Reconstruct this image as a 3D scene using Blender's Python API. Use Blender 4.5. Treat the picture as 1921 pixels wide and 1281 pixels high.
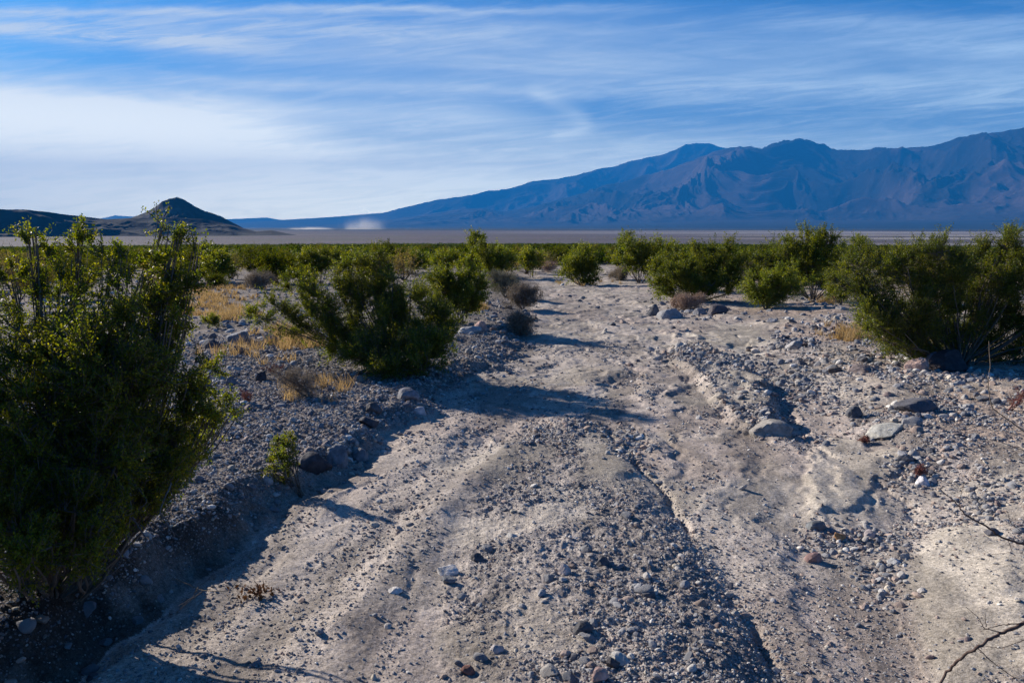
import bpy, bmesh, math, random
import numpy as np
from mathutils import Vector
R = math.radians
for o in list(bpy.data.objects): bpy.data.objects.remove(o)
scn = bpy.context.scene
col = scn.collection
rng = np.random.default_rng(7); random.seed(7)

# ------------------------------------------------------------------ camera
FPX = 1494.0; HOR = 425.0; CH = 1.6
PITCH = math.atan((640.5-HOR)/FPX)
cd = bpy.data.cameras.new('camera'); cam = bpy.data.objects.new('camera', cd); col.objects.link(cam)
cd.sensor_width = 36; cd.lens = 36*FPX/1921; cd.clip_start = 0.05; cd.clip_end = 120000
cam.location = (0, 0, CH); cam.rotation_euler = (R(90)-PITCH, 0, 0)
scn.camera = cam
scn.view_settings.view_transform = 'Standard'; scn.view_settings.look = 'None'
scn.view_settings.exposure = 1.05; scn.view_settings.gamma = 1
# ------------------------------------------------------------------ sun + sky
SAZ, SEL = 52.0, 22.5          # sun azimuth left of view direction, elevation (degrees)
sd = Vector((-math.sin(R(SAZ))*math.cos(R(SEL)), math.cos(R(SAZ))*math.cos(R(SEL)), math.sin(R(SEL))))
ld = bpy.data.lights.new('sun', 'SUN'); ld.energy = 5.0; ld.angle = R(0.53); ld.color = (1.0, .90, .775)
lo = bpy.data.objects.new('sun', ld); col.objects.link(lo); lo.rotation_euler = sd.to_track_quat('Z', 'Y').to_euler()
SKY_STR = 0.052

def N(nt, typ, **kw):
    n = nt.nodes.new(typ)
    for k, v in kw.items():
        if k.startswith('i_'):
            key = k[2:]; key = int(key) if key.isdigit() else key.replace('_', ' ')
            n.inputs[key].default_value = v
        else: setattr(n, k, v)
    return n
class G:
    """tiny expression builder over math nodes"""
    def __init__(s, nt): s.nt = nt
    def m(s, op, a, b=None, c=None, clamp=False):
        n = s.nt.nodes.new('ShaderNodeMath'); n.operation = op; n.use_clamp = clamp
        for i, v in enumerate((a, b, c)):
            if v is None: continue
            if isinstance(v, (int, float)): n.inputs[i].default_value = v
            else: s.nt.links.new(v, n.inputs[i])
        return n.outputs[0]
    def ss(s, x, a, b, o0=0.0, o1=1.0):
        n = s.nt.nodes.new('ShaderNodeMapRange'); n.interpolation_type = 'SMOOTHSTEP'
        s.nt.links.new(x, n.inputs[0])
        n.inputs[1].default_value = a; n.inputs[2].default_value = b; n.inputs[3].default_value = o0; n.inputs[4].default_value = o1
        return n.outputs[0]
    def mix(s, f, a, b, mode='MIX'):
        n = s.nt.nodes.new('ShaderNodeMix'); n.data_type = 'RGBA'; n.blend_type = mode
        for sock, v in ((n.inputs[0], f), (n.inputs[6], a), (n.inputs[7], b)):
            if isinstance(v, (int, float)): sock.default_value = v
            elif isinstance(v, tuple): sock.default_value = (*v, 1) if len(v) == 3 else v
            else: s.nt.links.new(v, sock)
        return n.outputs[2]
    def noise(s, vec, scale, detail=4, rough=.55, dist=0):
        n = N(s.nt, 'ShaderNodeTexNoise'); n.inputs['Scale'].default_value = scale; n.inputs['Detail'].default_value = detail
        n.inputs['Roughness'].default_value = rough; n.inputs['Distortion'].default_value = dist
        if vec is not None: s.nt.links.new(vec, n.inputs['Vector'])
        return n.outputs[0]

def ray(u, v):
    dx = (u-960.5)/FPX; dy = (640.5-v)/FPX
    c, s = math.cos(PITCH), math.sin(PITCH)
    return np.array([dx, c+dy*s, -s+dy*c])
def azel(u, v):
    d = ray(u, v); d = d/np.linalg.norm(d)
    return math.atan2(d[0], d[1]), math.asin(d[2])

w = bpy.data.worlds.new('World'); scn.world = w; w.use_nodes = True
nt = w.node_tree; nt.nodes.clear(); g = G(nt)
sky = N(nt, 'ShaderNodeTexSky', sky_type='NISHITA', sun_disc=False)
sky.sun_elevation = R(SEL); sky.sun_rotation = -R(SAZ); sky.air_density = 1.0; sky.dust_density = 0.6; sky.ozone_density = 3.0
tc = N(nt, 'ShaderNodeTexCoord'); sep = N(nt, 'ShaderNodeSeparateXYZ'); nt.links.new(tc.outputs['Generated'], sep.inputs[0])
X, Y, Z = sep.outputs
AZ = g.m('ARCTAN2', X, Y); EL = g.m('ARCSINE', Z)
Ys = g.m('MAXIMUM', Y, .12); PX = g.m('DIVIDE', X, Ys); QZ = g.m('DIVIDE', Z, Ys); FRONT = g.ss(Y, .15, .4)
def vec(a, b, c=0.0):
    n = N(nt, 'ShaderNodeCombineXYZ')
    for i, v in enumerate((a, b, c)):
        if isinstance(v, (int, float)): n.inputs[i].default_value = v
        else: nt.links.new(v, n.inputs[i])
    return n.outputs[0]
# wisps: noise stretched along the sky, slightly tilted
tilt = g.m('ADD', QZ, g.m('MULTIPLY', PX, 0.06))
wisp = g.noise(vec(g.m('MULTIPLY', PX, 1.5), g.m('MULTIPLY', tilt, 15.0), 3.7), 1.6, 7, .6, .8)
fine = g.noise(vec(g.m('MULTIPLY', PX, 4.2), g.m('MULTIPLY', g.m('SUBTRACT', QZ, g.m('MULTIPLY', PX, .10)), 46.0), 8.2), 1.9, 9, .70, .8)
warp = g.m('MULTIPLY', g.m('SUBTRACT', g.noise(vec(g.m('MULTIPLY', PX, 3.0), g.m('MULTIPLY', QZ, 9.0)), 2.0, 5, .6), .5), .030)
ELw = g.m('ADD', QZ, warp)
def gno(u, v):
    d = ray(u, v); return d[0]/d[1], d[2]/d[1]
def streak(u0, v0, u1, v1, hw, amp, nz=None, nlo=.35, nhi=.62, base=.25, soft=.25):
    a0, e0 = gno(u0, v0); a1, e1 = gno(u1, v1)
    L = math.hypot(a1-a0, e1-e0); cx, cy = (a1-a0)/L, (e1-e0)/L
    da = g.m('SUBTRACT', PX, a0); de = g.m('SUBTRACT', ELw, e0)
    s_ = g.m('ADD', g.m('MULTIPLY', da, cx/L), g.m('MULTIPLY', de, cy/L))
    t_ = g.m('DIVIDE', g.m('ADD', g.m('MULTIPLY', da, -cy), g.m('MULTIPLY', de, cx)), hw/FPX)
    gs = g.m('EXPONENT', g.m('MULTIPLY', g.m('MULTIPLY', t_, t_), -1.0))
    en = g.m('MULTIPLY', g.ss(s_, -soft, soft*.6), g.ss(s_, 1+soft, 1-soft*.6))
    k = g.m('MULTIPLY', g.m('MULTIPLY', gs, en), amp)
    tex = g.ss(nz if nz is not None else wisp, nlo, nhi, base, 1.0)
    return g.m('MULTIPLY', k, tex)
S = [streak(-200, 27, 1040, 19, 8, .62, fine, .2, .55, .55),
     streak(-100, 44, 900, 62, 24, .45, fine),
     streak(-60, 58, 440, 84, 14, .55, fine, .3, .58, .25),
     streak(330, 78, 1150, 125, 44, .48, wisp, .25, .6, .4),
     streak(900, 80, 2150, 120, 50, .60, wisp, .25, .6, .5),
     streak(1500, 40, 2250, 48, 20, .5, fine, .25, .6, .4),
     streak(1650, 78, 2250, 95, 16, .5, fine, .3, .6, .3),
     streak(330, 148, 1050, 175, 14, .36, wisp, .25, .6, .5),
     streak(-200, 162, 560, 262, 34, .35, wisp, .25, .6, .6),
     streak(250, 190, 950, 215, 30, .45, wisp, .3, .6, .4),
     streak(1000, 168, 1092, 222, 16, .22, wisp, .2, .5, .8),
     streak(1106, 238, 1040, 256, 14, .15, wisp, .2, .5, .8),
     streak(1200, 165, 2150, 185, 34, .50, fine, .3, .6, .5)]
cl = S[0]
for s_ in S[1:]: cl = g.m('ADD', cl, s_)
# broad bright veil towards the horizon, higher and stronger on the sun side
topL = g.m('ADD', g.m('MULTIPLY', g.ss(PX, -.15, -.62), .070), .122)
veil = g.m('MULTIPLY', g.ss(g.m('SUBTRACT', ELw, topL), .034, -.07), g.ss(fine, .2, .6, .82, 1.0))
veil = g.m('MULTIPLY', g.m('MULTIPLY', veil, g.ss(AZ, .8, -.05, .62, 1.0)), FRONT)
dim = 1.0
cl = g.m('ADD', cl, g.ss(fine, .42, .75, .02, .22))
cl = g.m('ADD', g.m('MULTIPLY', cl, FRONT), g.m('MULTIPLY', veil, .95), clamp=True)
skyc = g.mix(1.0, sky.outputs[0], (.24, .72, 1.26), 'MULTIPLY')
skyc = g.mix(g.ss(EL, .28, .85), skyc, g.mix(1.0, skyc, (.22, .32, .42), 'MULTIPLY'))
cw = g.mix(g.ss(AZ, .7, -.6), (4.8, 6.9, 9.6), (8.6, 9.3, 9.9))
# low sky: bright sun-side glow seen through the long path of air
low = g.m('POWER', g.ss(EL, .30, .02), 2.8)
cw = g.mix(low, cw, g.mix(g.ss(AZ, .6, -.5), (30, 33, 28), (48.0, 44.5, 33)))
fin = g.mix(g.m('MULTIPLY', cl, .92), skyc, cw)
bg = N(nt, 'ShaderNodeBackground'); bg.inputs[1].default_value = SKY_STR
nt.links.new(fin, bg.inputs[0])
wo = N(nt, 'ShaderNodeOutputWorld'); nt.links.new(bg.outputs[0], wo.inputs[0])

# ------------------------------------------------------------------ numpy noise
def _h(ix, iy, seed):
    n = (ix.astype(np.int64)*374761393 + iy.astype(np.int64)*668265263 + seed*974634777) & 0xffffffff
    n = ((n ^ (n >> 13))*1274126177) & 0xffffffff
    n = n ^ (n >> 16)
    return (n & 0xffff).astype(np.float32)/65535.0
def vn(x, y, seed=0):
    xf = np.floor(x); yf = np.floor(y); fx = x-xf; fy = y-yf
    sx = fx*fx*fx*(fx*(fx*6-15)+10); sy = fy*fy*fy*(fy*(fy*6-15)+10)
    a = _h(xf, yf, seed); b = _h(xf+1, yf, seed); c = _h(xf, yf+1, seed); d = _h(xf+1, yf+1, seed)
    return (a+(b-a)*sx)*(1-sy)+(c+(d-c)*sx)*sy
def fbm(x, y, oct=4, seed=0, rough=.5):
    s = 0; a = 1.0; t = 0
    for i in range(oct):
        s = s+a*vn(x, y, seed+i*17); t += a; a *= rough
        x, y = x*1.79+y*.93+3.1, -x*.93+y*1.79+7.7
    return s/t
def ridged(x, y, oct=5, seed=0, rough=.55):
    s = 0; a = 1.0; t = 0; pw = 1.0
    for i in range(oct):
        n = 1-np.abs(2*vn(x, y, seed+i*13)-1); n = n*n
        s = s+a*n*pw; t += a; pw = np.clip(n*1.6, 0, 1); a *= rough
        x, y = x*1.75+y*.85+1.3, -x*.85+y*1.75+4.4
    return s/t
def sst(x, a, b):
    t = np.clip((x-a)/(b-a), 0, 1); return t*t*(3-2*t)

# ------------------------------------------------------------------ terrain shape
SL = 0.0204
def p0(u, v):      # pixel of the photo -> ground point on the undisturbed fan
    d = ray(u, v); t = CH/(-d[2]-SL*d[1]); return (d[0]*t, d[1]*t)
def sdf(pts, X, Y):                       # signed distance, positive inside
    pts = np.asarray(pts, float); best = np.full(X.shape, 1e9); ins = np.zeros(X.shape, bool)
    n = len(pts)
    for i in range(n):
        ax, ay = pts[i]; bx, by = pts[(i+1) % n]
        ex, ey = bx-ax, by-ay; L = ex*ex+ey*ey+1e-12
        t = np.clip(((X-ax)*ex+(Y-ay)*ey)/L, 0, 1)
        d = (X-ax-t*ex)**2+(Y-ay-t*ey)**2
        best = np.minimum(best, d)
        cond = ((ay > Y) != (by > Y))
        with np.errstate(divide='ignore', invalid='ignore'):
            xi = ex*(Y-ay)/(ey if ey != 0 else 1e-12)+ax
        ins ^= (cond & (X < xi))
    d = np.sqrt(best); return np.where(ins, d, -d)
def dline(pts, X, Y):
    pts = np.asarray(pts, float); best = np.full(X.shape, 1e9)
    for i in range(len(pts)-1):
        ax, ay = pts[i]; bx, by = pts[i+1]; ex, ey = bx-ax, by-ay; L = ex*ex+ey*ey+1e-12
        t = np.clip(((X-ax)*ex+(Y-ay)*ey)/L, 0, 1)
        best = np.minimum(best, (X-ax-t*ex)**2+(Y-ay-t*ey)**2)
    return np.sqrt(best)
LB = [p0(*q) for q in [(184,1222),(274,1148),(350,1095),(415,1034),(469,991),(536,935),(620,905),(700,865),(765,808),(825,770),(868,735),(905,712),(950,692),(995,655),(1015,622),(990,592),(1000,560),(1012,536),(985,516)]]
LPOLY = [(-2.6,-8),(-2.0,1.0)] + LB + [(2,70),(-90,70),(-90,-8)]
RB = [p0(*q) for q in [(1745,1281),(1712,1180),(1690,1080),(1700,1010),(1740,965),(1690,925),(1600,880),(1530,835),(1490,780),(1455,715),(1440,672),(1395,628),(1320,604),(1235,592),(1205,565),(1195,540),(1130,520)]]
RPOLY = [(2.0,-8),(1.75,1.0)] + RB + [(9,70),(90,70),(90,-8)]
BAR = [p0(*q) for q in [(1000,800),(940,870),(880,960),(835,1050),(822,1150),(835,1281)]] + [(-.1,1.2),(.9,1.2)] + [p0(*q) for q in [(1455,1281),(1400,1150),(1330,1055),(1275,975),(1215,890),(1170,830),(1120,795),(1060,785)]]
ISL = [p0(*q) for q in [(1250,655),(1300,645),(1380,672),(1400,700),(1440,735),(1475,790),(1440,815),(1400,812),(1360,790),(1320,740),(1290,705),(1250,680)]]
RILL = [p0(*q) for q in [(1150,815),(1200,880),(1245,940),(1290,1010),(1345,1080),(1395,1150),(1440,1230),(1475,1320)]]
FLAP = [p0(*q) for q in [(1095,850),(1150,855),(1185,900),(1170,925),(1110,905)]]
MUD2 = [p0(*q) for q in [(1560,820),(1680,870),(1690,900),(1640,900),(1600,960),(1530,960),(1520,870)]]
MUD3 = [p0(*q) for q in [(1705,1015),(1760,985),(1860,1000),(1921,1070),(2000,1200),(2000,1300),(1745,1300),(1712,1150)]]
MUD4 = [p0(*q) for q in [(1290,620),(1400,600),(1440,640),(1430,700),(1395,668),(1320,640)]]
MUD5 = [p0(*q) for q in [(1330,700),(1400,705),(1440,770),(1380,790),(1340,745)]]
LRID = [p0(*q) for q in [(640,1180),(760,1040),(850,930),(960,850)]]
def masks(X, Y):
    m = {}
    wx = (fbm(X*2.2, Y*2.2, 3, 5)-.5)*.30+(fbm(X*9, Y*9, 3, 6)-.5)*.10
    r = np.hypot(X, Y)
    wx = wx*np.clip(r/5, .6, 3)
    m['L'] = sdf(LPOLY, X, Y)+wx; m['Rt'] = sdf(RPOLY, X, Y)+wx*.8
    m['B'] = sdf(BAR, X, Y)+wx*.6; m['I'] = sdf(ISL, X, Y)+wx*.5
    m['F'] = sdf(FLAP, X, Y)+wx*.4; m['M2'] = sdf(MUD2, X, Y)+wx*.7; m['M3'] = sdf(MUD3, X, Y)+wx*.5
    m['M4'] = sdf(MUD4, X, Y)+wx; m['M5'] = sdf(MUD5, X, Y)+wx
    m['r'] = r; m['wx'] = wx
    return m
def terrain(X, Y, full=False):
    X = np.asarray(X, float); Y = np.asarray(Y, float)
    r = np.hypot(X, Y)
    rr = np.where(Y > 0, r, r*.3)
    z = -SL*np.where(rr < 700, rr, np.where(rr < 1300, 1000-(1300-np.clip(rr, 700, 1300))**2/1200.0, 1000))
    near = r < 90
    if not np.any(near): return (z, None) if full else z
    x = X[near]; y = Y[near]; m = masks(x, y); rn = m['r']
    hL = np.interp(y, [0, 3, 5, 8, 12, 25, 60], [.27, .23, .13, .12, .12, .07, 0])
    wL = np.interp(y, [0, 5, 8, 14, 30], [.20, .26, .5, .8, 3.])
    sL = m['L']
    dz = hL*sst(sL, 0, wL)+.05*np.clip(sL, 0, 3)*np.interp(y, [0, 10, 40], [1, .5, 0])
    dz += np.exp(-((sL-.10)/.12)**2)*(.07*(fbm(x*7, y*7, 4, 22, .6)-.5)+.03*(ridged(x*4, y*4, 3, 23)-.4))*np.interp(y, [0, 6, 14], [1, .8, 0])
    dz -= .05*np.exp(-((sL+.04)/.07)**2)*np.interp(y, [0, 4, 7], [1, .8, 0])
    sR = m['Rt']
    hR = np.interp(y, [0, 4, 8, 15, 40], [.16, .16, .14, .10, 0])
    dz += hR*sst(sR, -.1, np.interp(y, [0, 6, 12], [.7, .9, 1.6]))+.03*np.clip(sR, 0, 4)*np.interp(y, [0, 10, 30], [1, .6, 0])
    dz += .03*sst(m['M3'], -.03, .20)
    sB = m['B']; rightside = x > np.interp(y, [1.2, 3, 7], [.45, .45, .35])
    dz += .052*sst(sB, -.05, np.where(rightside, .26, .55))
    dR = dline(RILL, x+m['wx']*.5, y)
    dz -= .034*np.exp(-(dR/.028)**2)*sst(fbm(x*3, y*3, 2, 9), .25, .5)
    dz += .10*sst(m['I'], -.04, .12)
    dz += .008*sst(m['F'], -.05, .08)+.02*sst(m['M2'], -.02, .05)
    dl = dline(LRID, x, y); dz += .035*np.exp(-(dl/.16)**2)
    infl = sst(-sL, .05, .3)*sst(-sB, 0, .2)*(sR < 0)
    along = y+x*.5
    dz += infl*.050*(fbm(sL*3.6, along*.5, 3, 21)-.5)*np.clip(rn/3, .7, 2)
    amp = np.interp(rn, [0, 15, 80], [1, 1.6, 2.5])
    dz += .09*amp*(fbm(x*.55, y*.55, 3, 31)-.5)
    dz += (.016+.014*sst(sL, 0, .3)+.014*sst(sR, 0, .3))*amp*(fbm(x*2.6, y*2.6, 3, 32)-.5)
    # rough gravelly texture where stones lie, soft where silt lies
    gr = np.clip(sst(sL, 0, .2)+sst(sB, -.05, .15)+.7*sst(m['I'], 0, .15)+.75*sst(sR, .1, .6), 0, 1)
    mud = np.clip(.8*sst(m['F'], -.06, .10)+.9*sst(m['M2'], -.05, .1)+sst(m['M3'], -.02, .08)+sst(m['M4'], -.1, .2)+.8*sst(m['M5'], -.05, .1), 0, 1)
    patch = sst(fbm(x*1.1, y*1.1, 3, 41), .56, .68)*.85
    mud = np.clip(mud+patch*(1-sst(sL, 0, .2))*.7, 0, 1)
    gr = gr*(1-mud*.9)
    hf = fbm(x*14, y*14, 3, 51, .6)-.5
    hf2 = ridged(x*22, y*22, 3, 52, .6)
    dz += hf*(.006*(1-.6*mud)+.028*gr)+hf2*(.0035*(1-.5*mud)+.010*gr)*np.interp(rn, [0, 8, 20], [1, 1, 0])
    # shallow braided rills
    rl = np.abs(fbm(x*1.4+.5*fbm(x, y, 2, 8), y*.55, 3, 61)-.5)
    dz -= .008*np.exp(-(rl/.03)**2)*(1-gr*.6)*(sL < 0)*sst(fbm(x, y, 2, 63), .4, .6)
    zz = z.copy(); zz[near] += dz*sst(90-rn, 0, 50)
    if full:
        out = {}
        for k, v in (('gr', gr), ('mud', mud), ('L', sL), ('Rt', sR), ('B', sB), ('I', m['I']), ('rill', np.exp(-(dR/.09)**2))):
            a = np.zeros(X.shape) if k not in ('L', 'Rt') else np.full(X.shape, -1.); a[near] = v; out[k] = a
        return zz, out
    return zz
def H(x, y): return float(terrain(np.array([x]), np.array([y]))[0])
def hit(u, v):                         # where the line of sight meets the terrain
    d = ray(u, v); t = np.geomspace(1.2, 3000, 900)
    zz = terrain(d[0]*t, d[1]*t); f = CH+d[2]*t-zz
    i = np.where(f < 0)[0]
    if len(i) == 0: return d[0]*1000, d[1]*1000
    i = i[0]; a, b = t[max(i-1, 0)], t[i]
    t = np.linspace(a, b, 40); f = CH+d[2]*t-terrain(d[0]*t, d[1]*t); j = np.where(f < 0)[0]
    tt = t[j[0]] if len(j) else b
    return d[0]*tt, d[1]*tt
def at(u, v, Yd):
    d = ray(u, v); t = Yd/d[1]; return np.array([0, 0, CH])+d*t

# ------------------------------------------------------------------ mesh helpers
def mesh(name, V, F, mats, tint=None, smooth=False, midx=None):
    """V (n,3); F list of index arrays (k,3)/(k,4)"""
    me = bpy.data.meshes.new(name); V = np.asarray(V, np.float32)
    me.vertices.add(len(V)); me.vertices.foreach_set('co', V.ravel())
    F = [np.asarray(f, np.int32) for f in (F if isinstance(F, list) else [F]) if len(f)]
    li = np.concatenate([f.ravel() for f in F]); tot = np.concatenate([np.full(len(f), f.shape[1], np.int32) for f in F])
    st = np.concatenate([[0], np.cumsum(tot)[:-1]]).astype(np.int32)
    me.loops.add(len(li)); me.loops.foreach_set('vertex_index', li)
    me.polygons.add(len(tot)); me.polygons.foreach_set('loop_start', st); me.polygons.foreach_set('loop_total', tot)
    me.polygons.foreach_set('use_smooth', np.full(len(tot), smooth, bool))
    if midx is not None: me.polygons.foreach_set('material_index', np.asarray(midx, np.int32))
    me.update(calc_edges=True)
    if tint is not None:
        a = me.attributes.new('tint', 'FLOAT_COLOR', 'POINT'); c = np.ones((len(V), 4), np.float32); c[:, :3] = tint
        a.data.foreach_set('color', c.ravel())
    for m in (mats if isinstance(mats, (list, tuple)) else [mats]): me.materials.append(m)
    return me
def obj(name, me, parent=None, loc=None):
    o = bpy.data.objects.new(name, me); col.objects.link(o)
    if parent: o.parent = parent
    if loc is not None: o.location = loc
    return o
def tag(o, label=None, cat=None, group=None, kind=None):
    if label: o['label'] = label
    if cat: o['category'] = cat
    if group: o['group'] = group
    if kind: o['kind'] = kind
    return o
def rep(arrs):     # join (V,F,T) triples
    V = []; Fd = {}; T = []; n = 0
    for v, fs, t in arrs:
        V.append(v); T.append(t)
        for f in fs:
            if len(f): Fd.setdefault(f.shape[1], []).append(f+n)
        n += len(v)
    return np.concatenate(V), [np.concatenate(f) for f in Fd.values()], np.concatenate(T)
def tubes(P, rad, sides=4, c=(.1, .08, .06)):
    """P (n,k,3) polylines, rad (n,k)"""
    n, k, _ = P.shape
    T = np.gradient(P, axis=1); T /= np.linalg.norm(T, axis=2, keepdims=True)+1e-9
    up = np.where(np.abs(T[..., 2:3]) > .9, np.array([1., 0, 0]), np.array([0, 0, 1.]))
    A = np.cross(T, up); A /= np.linalg.norm(A, axis=2, keepdims=True)+1e-9; B = np.cross(T, A)
    ang = np.arange(sides)*2*np.pi/sides
    V = P[:, :, None]+rad[:, :, None, None]*(A[:, :, None]*np.cos(ang)[:, None]+B[:, :, None]*np.sin(ang)[:, None])
    idx = np.arange(n*k*sides).reshape(n, k, sides)
    a = idx[:, :-1]; b = idx[:, 1:]
    F = np.stack([a, np.roll(a, -1, 2), np.roll(b, -1, 2), b], -1).reshape(-1, 4)
    V = V.reshape(-1, 3); t = np.tile(np.asarray(c, float), (len(V), 1))*(.8+.4*rng.random((n, 1, 1))*np.ones((1, k*sides, 1))).reshape(-1, 1)
    return V, [F], t

# ------------------------------------------------------------------ materials
def mat(name):
    m = bpy.data.materials.new(name); m.use_nodes = True; nt = m.node_tree
    b = nt.nodes['Principled BSDF']; return m, nt, b, G(nt)
def tint_mat(name, rough=.9, bump=None, spec=.2, var=None, vscale=30.0):
    m, nt, b, g = mat(name)
    a = N(nt, 'ShaderNodeAttribute', attribute_name='tint'); c = a.outputs[0]
    t = N(nt, 'ShaderNodeTexCoord')
    if var:
        n = g.noise(t.outputs['Object'], vscale, 5, .65)
        f = g.ss(n, .3, .7, 1-var, 1+var)
        v = N(nt, 'ShaderNodeVectorMath', operation='SCALE'); nt.links.new(c, v.inputs[0]); nt.links.new(f, v.inputs['Scale']); c = v.outputs[0]
    nt.links.new(c, b.inputs['Base Color'])
    b.inputs['Roughness'].default_value = rough; b.inputs['Specular IOR Level'].default_value = spec
    if bump:
        n = g.noise(t.outputs['Object'], bump[0], 6, .65)
        bp = N(nt, 'ShaderNodeBump'); bp.inputs['Strength'].default_value = bump[1]; bp.inputs['Distance'].default_value = bump[2]
        nt.links.new(n, bp.inputs['Height']); nt.links.new(bp.outputs[0], b.inputs['Normal'])
    return m
M_rock = tint_mat('rock', .85, (28, .7, .012), .25, .30, 22)
M_gravel = tint_mat('gravel_stone', .9, None, .2)
M_bark = tint_mat('bark', .9, (90, .5, .003), .15, .2, 60)
M_straw = None
def leafmat(name, rough=.52, trans=.48, spec=.35):
    m, nt, b, g = mat(name)
    a = N(nt, 'ShaderNodeAttribute', attribute_name='tint')
    nt.links.new(a.outputs[0], b.inputs['Base Color']); b.inputs['Roughness'].default_value = rough; b.inputs['Specular IOR Level'].default_value = spec
    tr = N(nt, 'ShaderNodeBsdfTranslucent')
    c2 = g.mix(1.0, a.outputs[0], (2.1, 1.85, .30) if 'creo' in name else (1.2, 1.1, .8), 'MULTIPLY'); nt.links.new(c2, tr.inputs[0])
    mx = N(nt, 'ShaderNodeMixShader'); mx.inputs[0].default_value = trans
    nt.links.new(b.outputs[0], mx.inputs[1]); nt.links.new(tr.outputs[0], mx.inputs[2])
    nt.links.new(mx.outputs[0], nt.nodes['Material Output'].inputs[0]); return m
M_leaf = leafmat('creosote_leaf'); M_leaf_far = leafmat('creosote_leaf_far', .8, .35, .1); M_straw = leafmat('straw', .8, .45, .1); M_dry = leafmat('dry_twig', .9, .15, .1)

# ground material
M_ground, nt, b, g = mat('desert_ground')
a = N(nt, 'ShaderNodeAttribute', attribute_name='tint'); ga = N(nt, 'ShaderNodeAttribute', attribute_name='gr')
t = N(nt, 'ShaderNodeTexCoord'); P = t.outputs['Object']
n1 = g.noise(P, 55, 6, .7); n2 = g.noise(P, 6, 5, .6); n3 = g.noise(P, 220, 3, .6)
f = g.m('MULTIPLY', g.ss(n1, .32, .68, .62, 1.3), g.ss(n2, .3, .7, .88, 1.12))
f = g.m('MULTIPLY', f, g.ss(n3, .3, .7, .70, 1.28))
v = N(nt, 'ShaderNodeVectorMath', operation='SCALE'); nt.links.new(a.outputs[0], v.inputs[0]); nt.links.new(f, v.inputs['Scale'])
vo = N(nt, 'ShaderNodeTexVoronoi'); vo.inputs['Scale'].default_value = 75; nt.links.new(P, vo.inputs['Vector'])
vs = N(nt, 'ShaderNodeSeparateColor'); nt.links.new(vo.outputs['Color'], vs.inputs[0])
peb = g.m('MULTIPLY', g.ss(vs.outputs[0], .62, .75), g.ss(vo.outputs['Distance'], .5, .3))
peb = g.m('MULTIPLY', peb, g.m('ADD', g.m('MULTIPLY', ga.outputs['Fac'], .6), .25))
pc = g.mix(vs.outputs[1], (.12, .125, .14), (.34, .31, .29))
c = g.mix(peb, v.outputs[0], pc)
nt.links.new(c, b.inputs['Base Color']); b.inputs['Roughness'].default_value = .95; b.inputs['Specular IOR Level'].default_value = .12
hsum = g.m('ADD', g.m('MULTIPLY', g.noise(P, 38, 7, .7), .8), g.m('MULTIPLY', peb, .35))
bp = N(nt, 'ShaderNodeBump'); bp.inputs['Distance'].default_value = .018
nt.links.new(g.m('ADD', g.m('MULTIPLY', ga.outputs['Fac'], .5), .40), bp.inputs['Strength'])
nt.links.new(hsum, bp.inputs['Height']); nt.links.new(bp.outputs[0], b.inputs['Normal'])

# ------------------------------------------------------------------ GROUND sheet
Q = 1.0
az = np.concatenate([np.linspace(-180, -44, 90, endpoint=False), np.linspace(-44, 44, int(1250*Q), endpoint=False), np.linspace(44, 180, 90)])
az = np.radians(az)
rs = [0.02, .5, 1.0]; r = 1.3
while r < 28000:
    rs.append(r); r *= 1+np.interp(r, [1.3, 8, 25, 100, 2000, 46000], [.0030/Q, .0030/Q, .0045/Q, .010, .02, .04])
rs = np.array(rs)
AZg, RG = np.meshgrid(az, rs); X = RG*np.sin(AZg); Y = RG*np.cos(AZg)
Zg, mk = terrain(X.ravel(), Y.ravel(), True)
x = X.ravel(); y = Y.ravel(); rr = np.hypot(x, y)
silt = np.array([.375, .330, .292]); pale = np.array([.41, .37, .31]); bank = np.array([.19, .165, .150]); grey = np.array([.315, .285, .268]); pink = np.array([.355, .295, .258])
C = np.tile(silt, (len(x), 1))
def lerp(C, c, k): return C*(1-k[:, None])+c*k[:, None]
big = fbm(x*.7, y*.7, 3, 71); C = lerp(C, pink, sst(big, .5, .65)*.6)
C = lerp(C, grey, np.clip(mk['gr'], 0, 1)*.75)
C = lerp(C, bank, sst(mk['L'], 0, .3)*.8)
C = lerp(C, np.array([.385, .30, .24]), sst(mk['Rt'], .3, 1.2)*sst(fbm(x*.5, y*.5, 2, 72), .3, .6)*.8)
C = lerp(C, pale, mk['mud']*.75)
bush_shade = np.exp(-(((x+2.0)/1.7)**2+((y-2.7)/1.7)**2)**2)*sst(fbm(x*3, y*3, 3, 74), .2, .5)*(mk['L'] > -.02)  # dark patch under the big left bush: its shade painted into the soil colour
C = lerp(C, np.array([.12, .10, .085]), sst(mk['L'], -.03, .05)*sst(-mk['L'], -.45, -.2)*sst(-y, -6.5, -4.5)*.7)  # near bank wall darkened along the cut edge, shade put into its colour
C = lerp(C, np.array([.055, .045, .038]), bush_shade*.92)
flow = fbm(mk['L']*5+fbm(x*2, y*2, 2, 77), (y+x*.5)*.7, 4, 77); C *= np.where((rr < 60)[:, None], (.74+.46*sst(flow, .3, .7))[:, None], 1)
C *= (.82+.36*fbm(x*5, y*5, 3, 73))[:, None]
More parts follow.
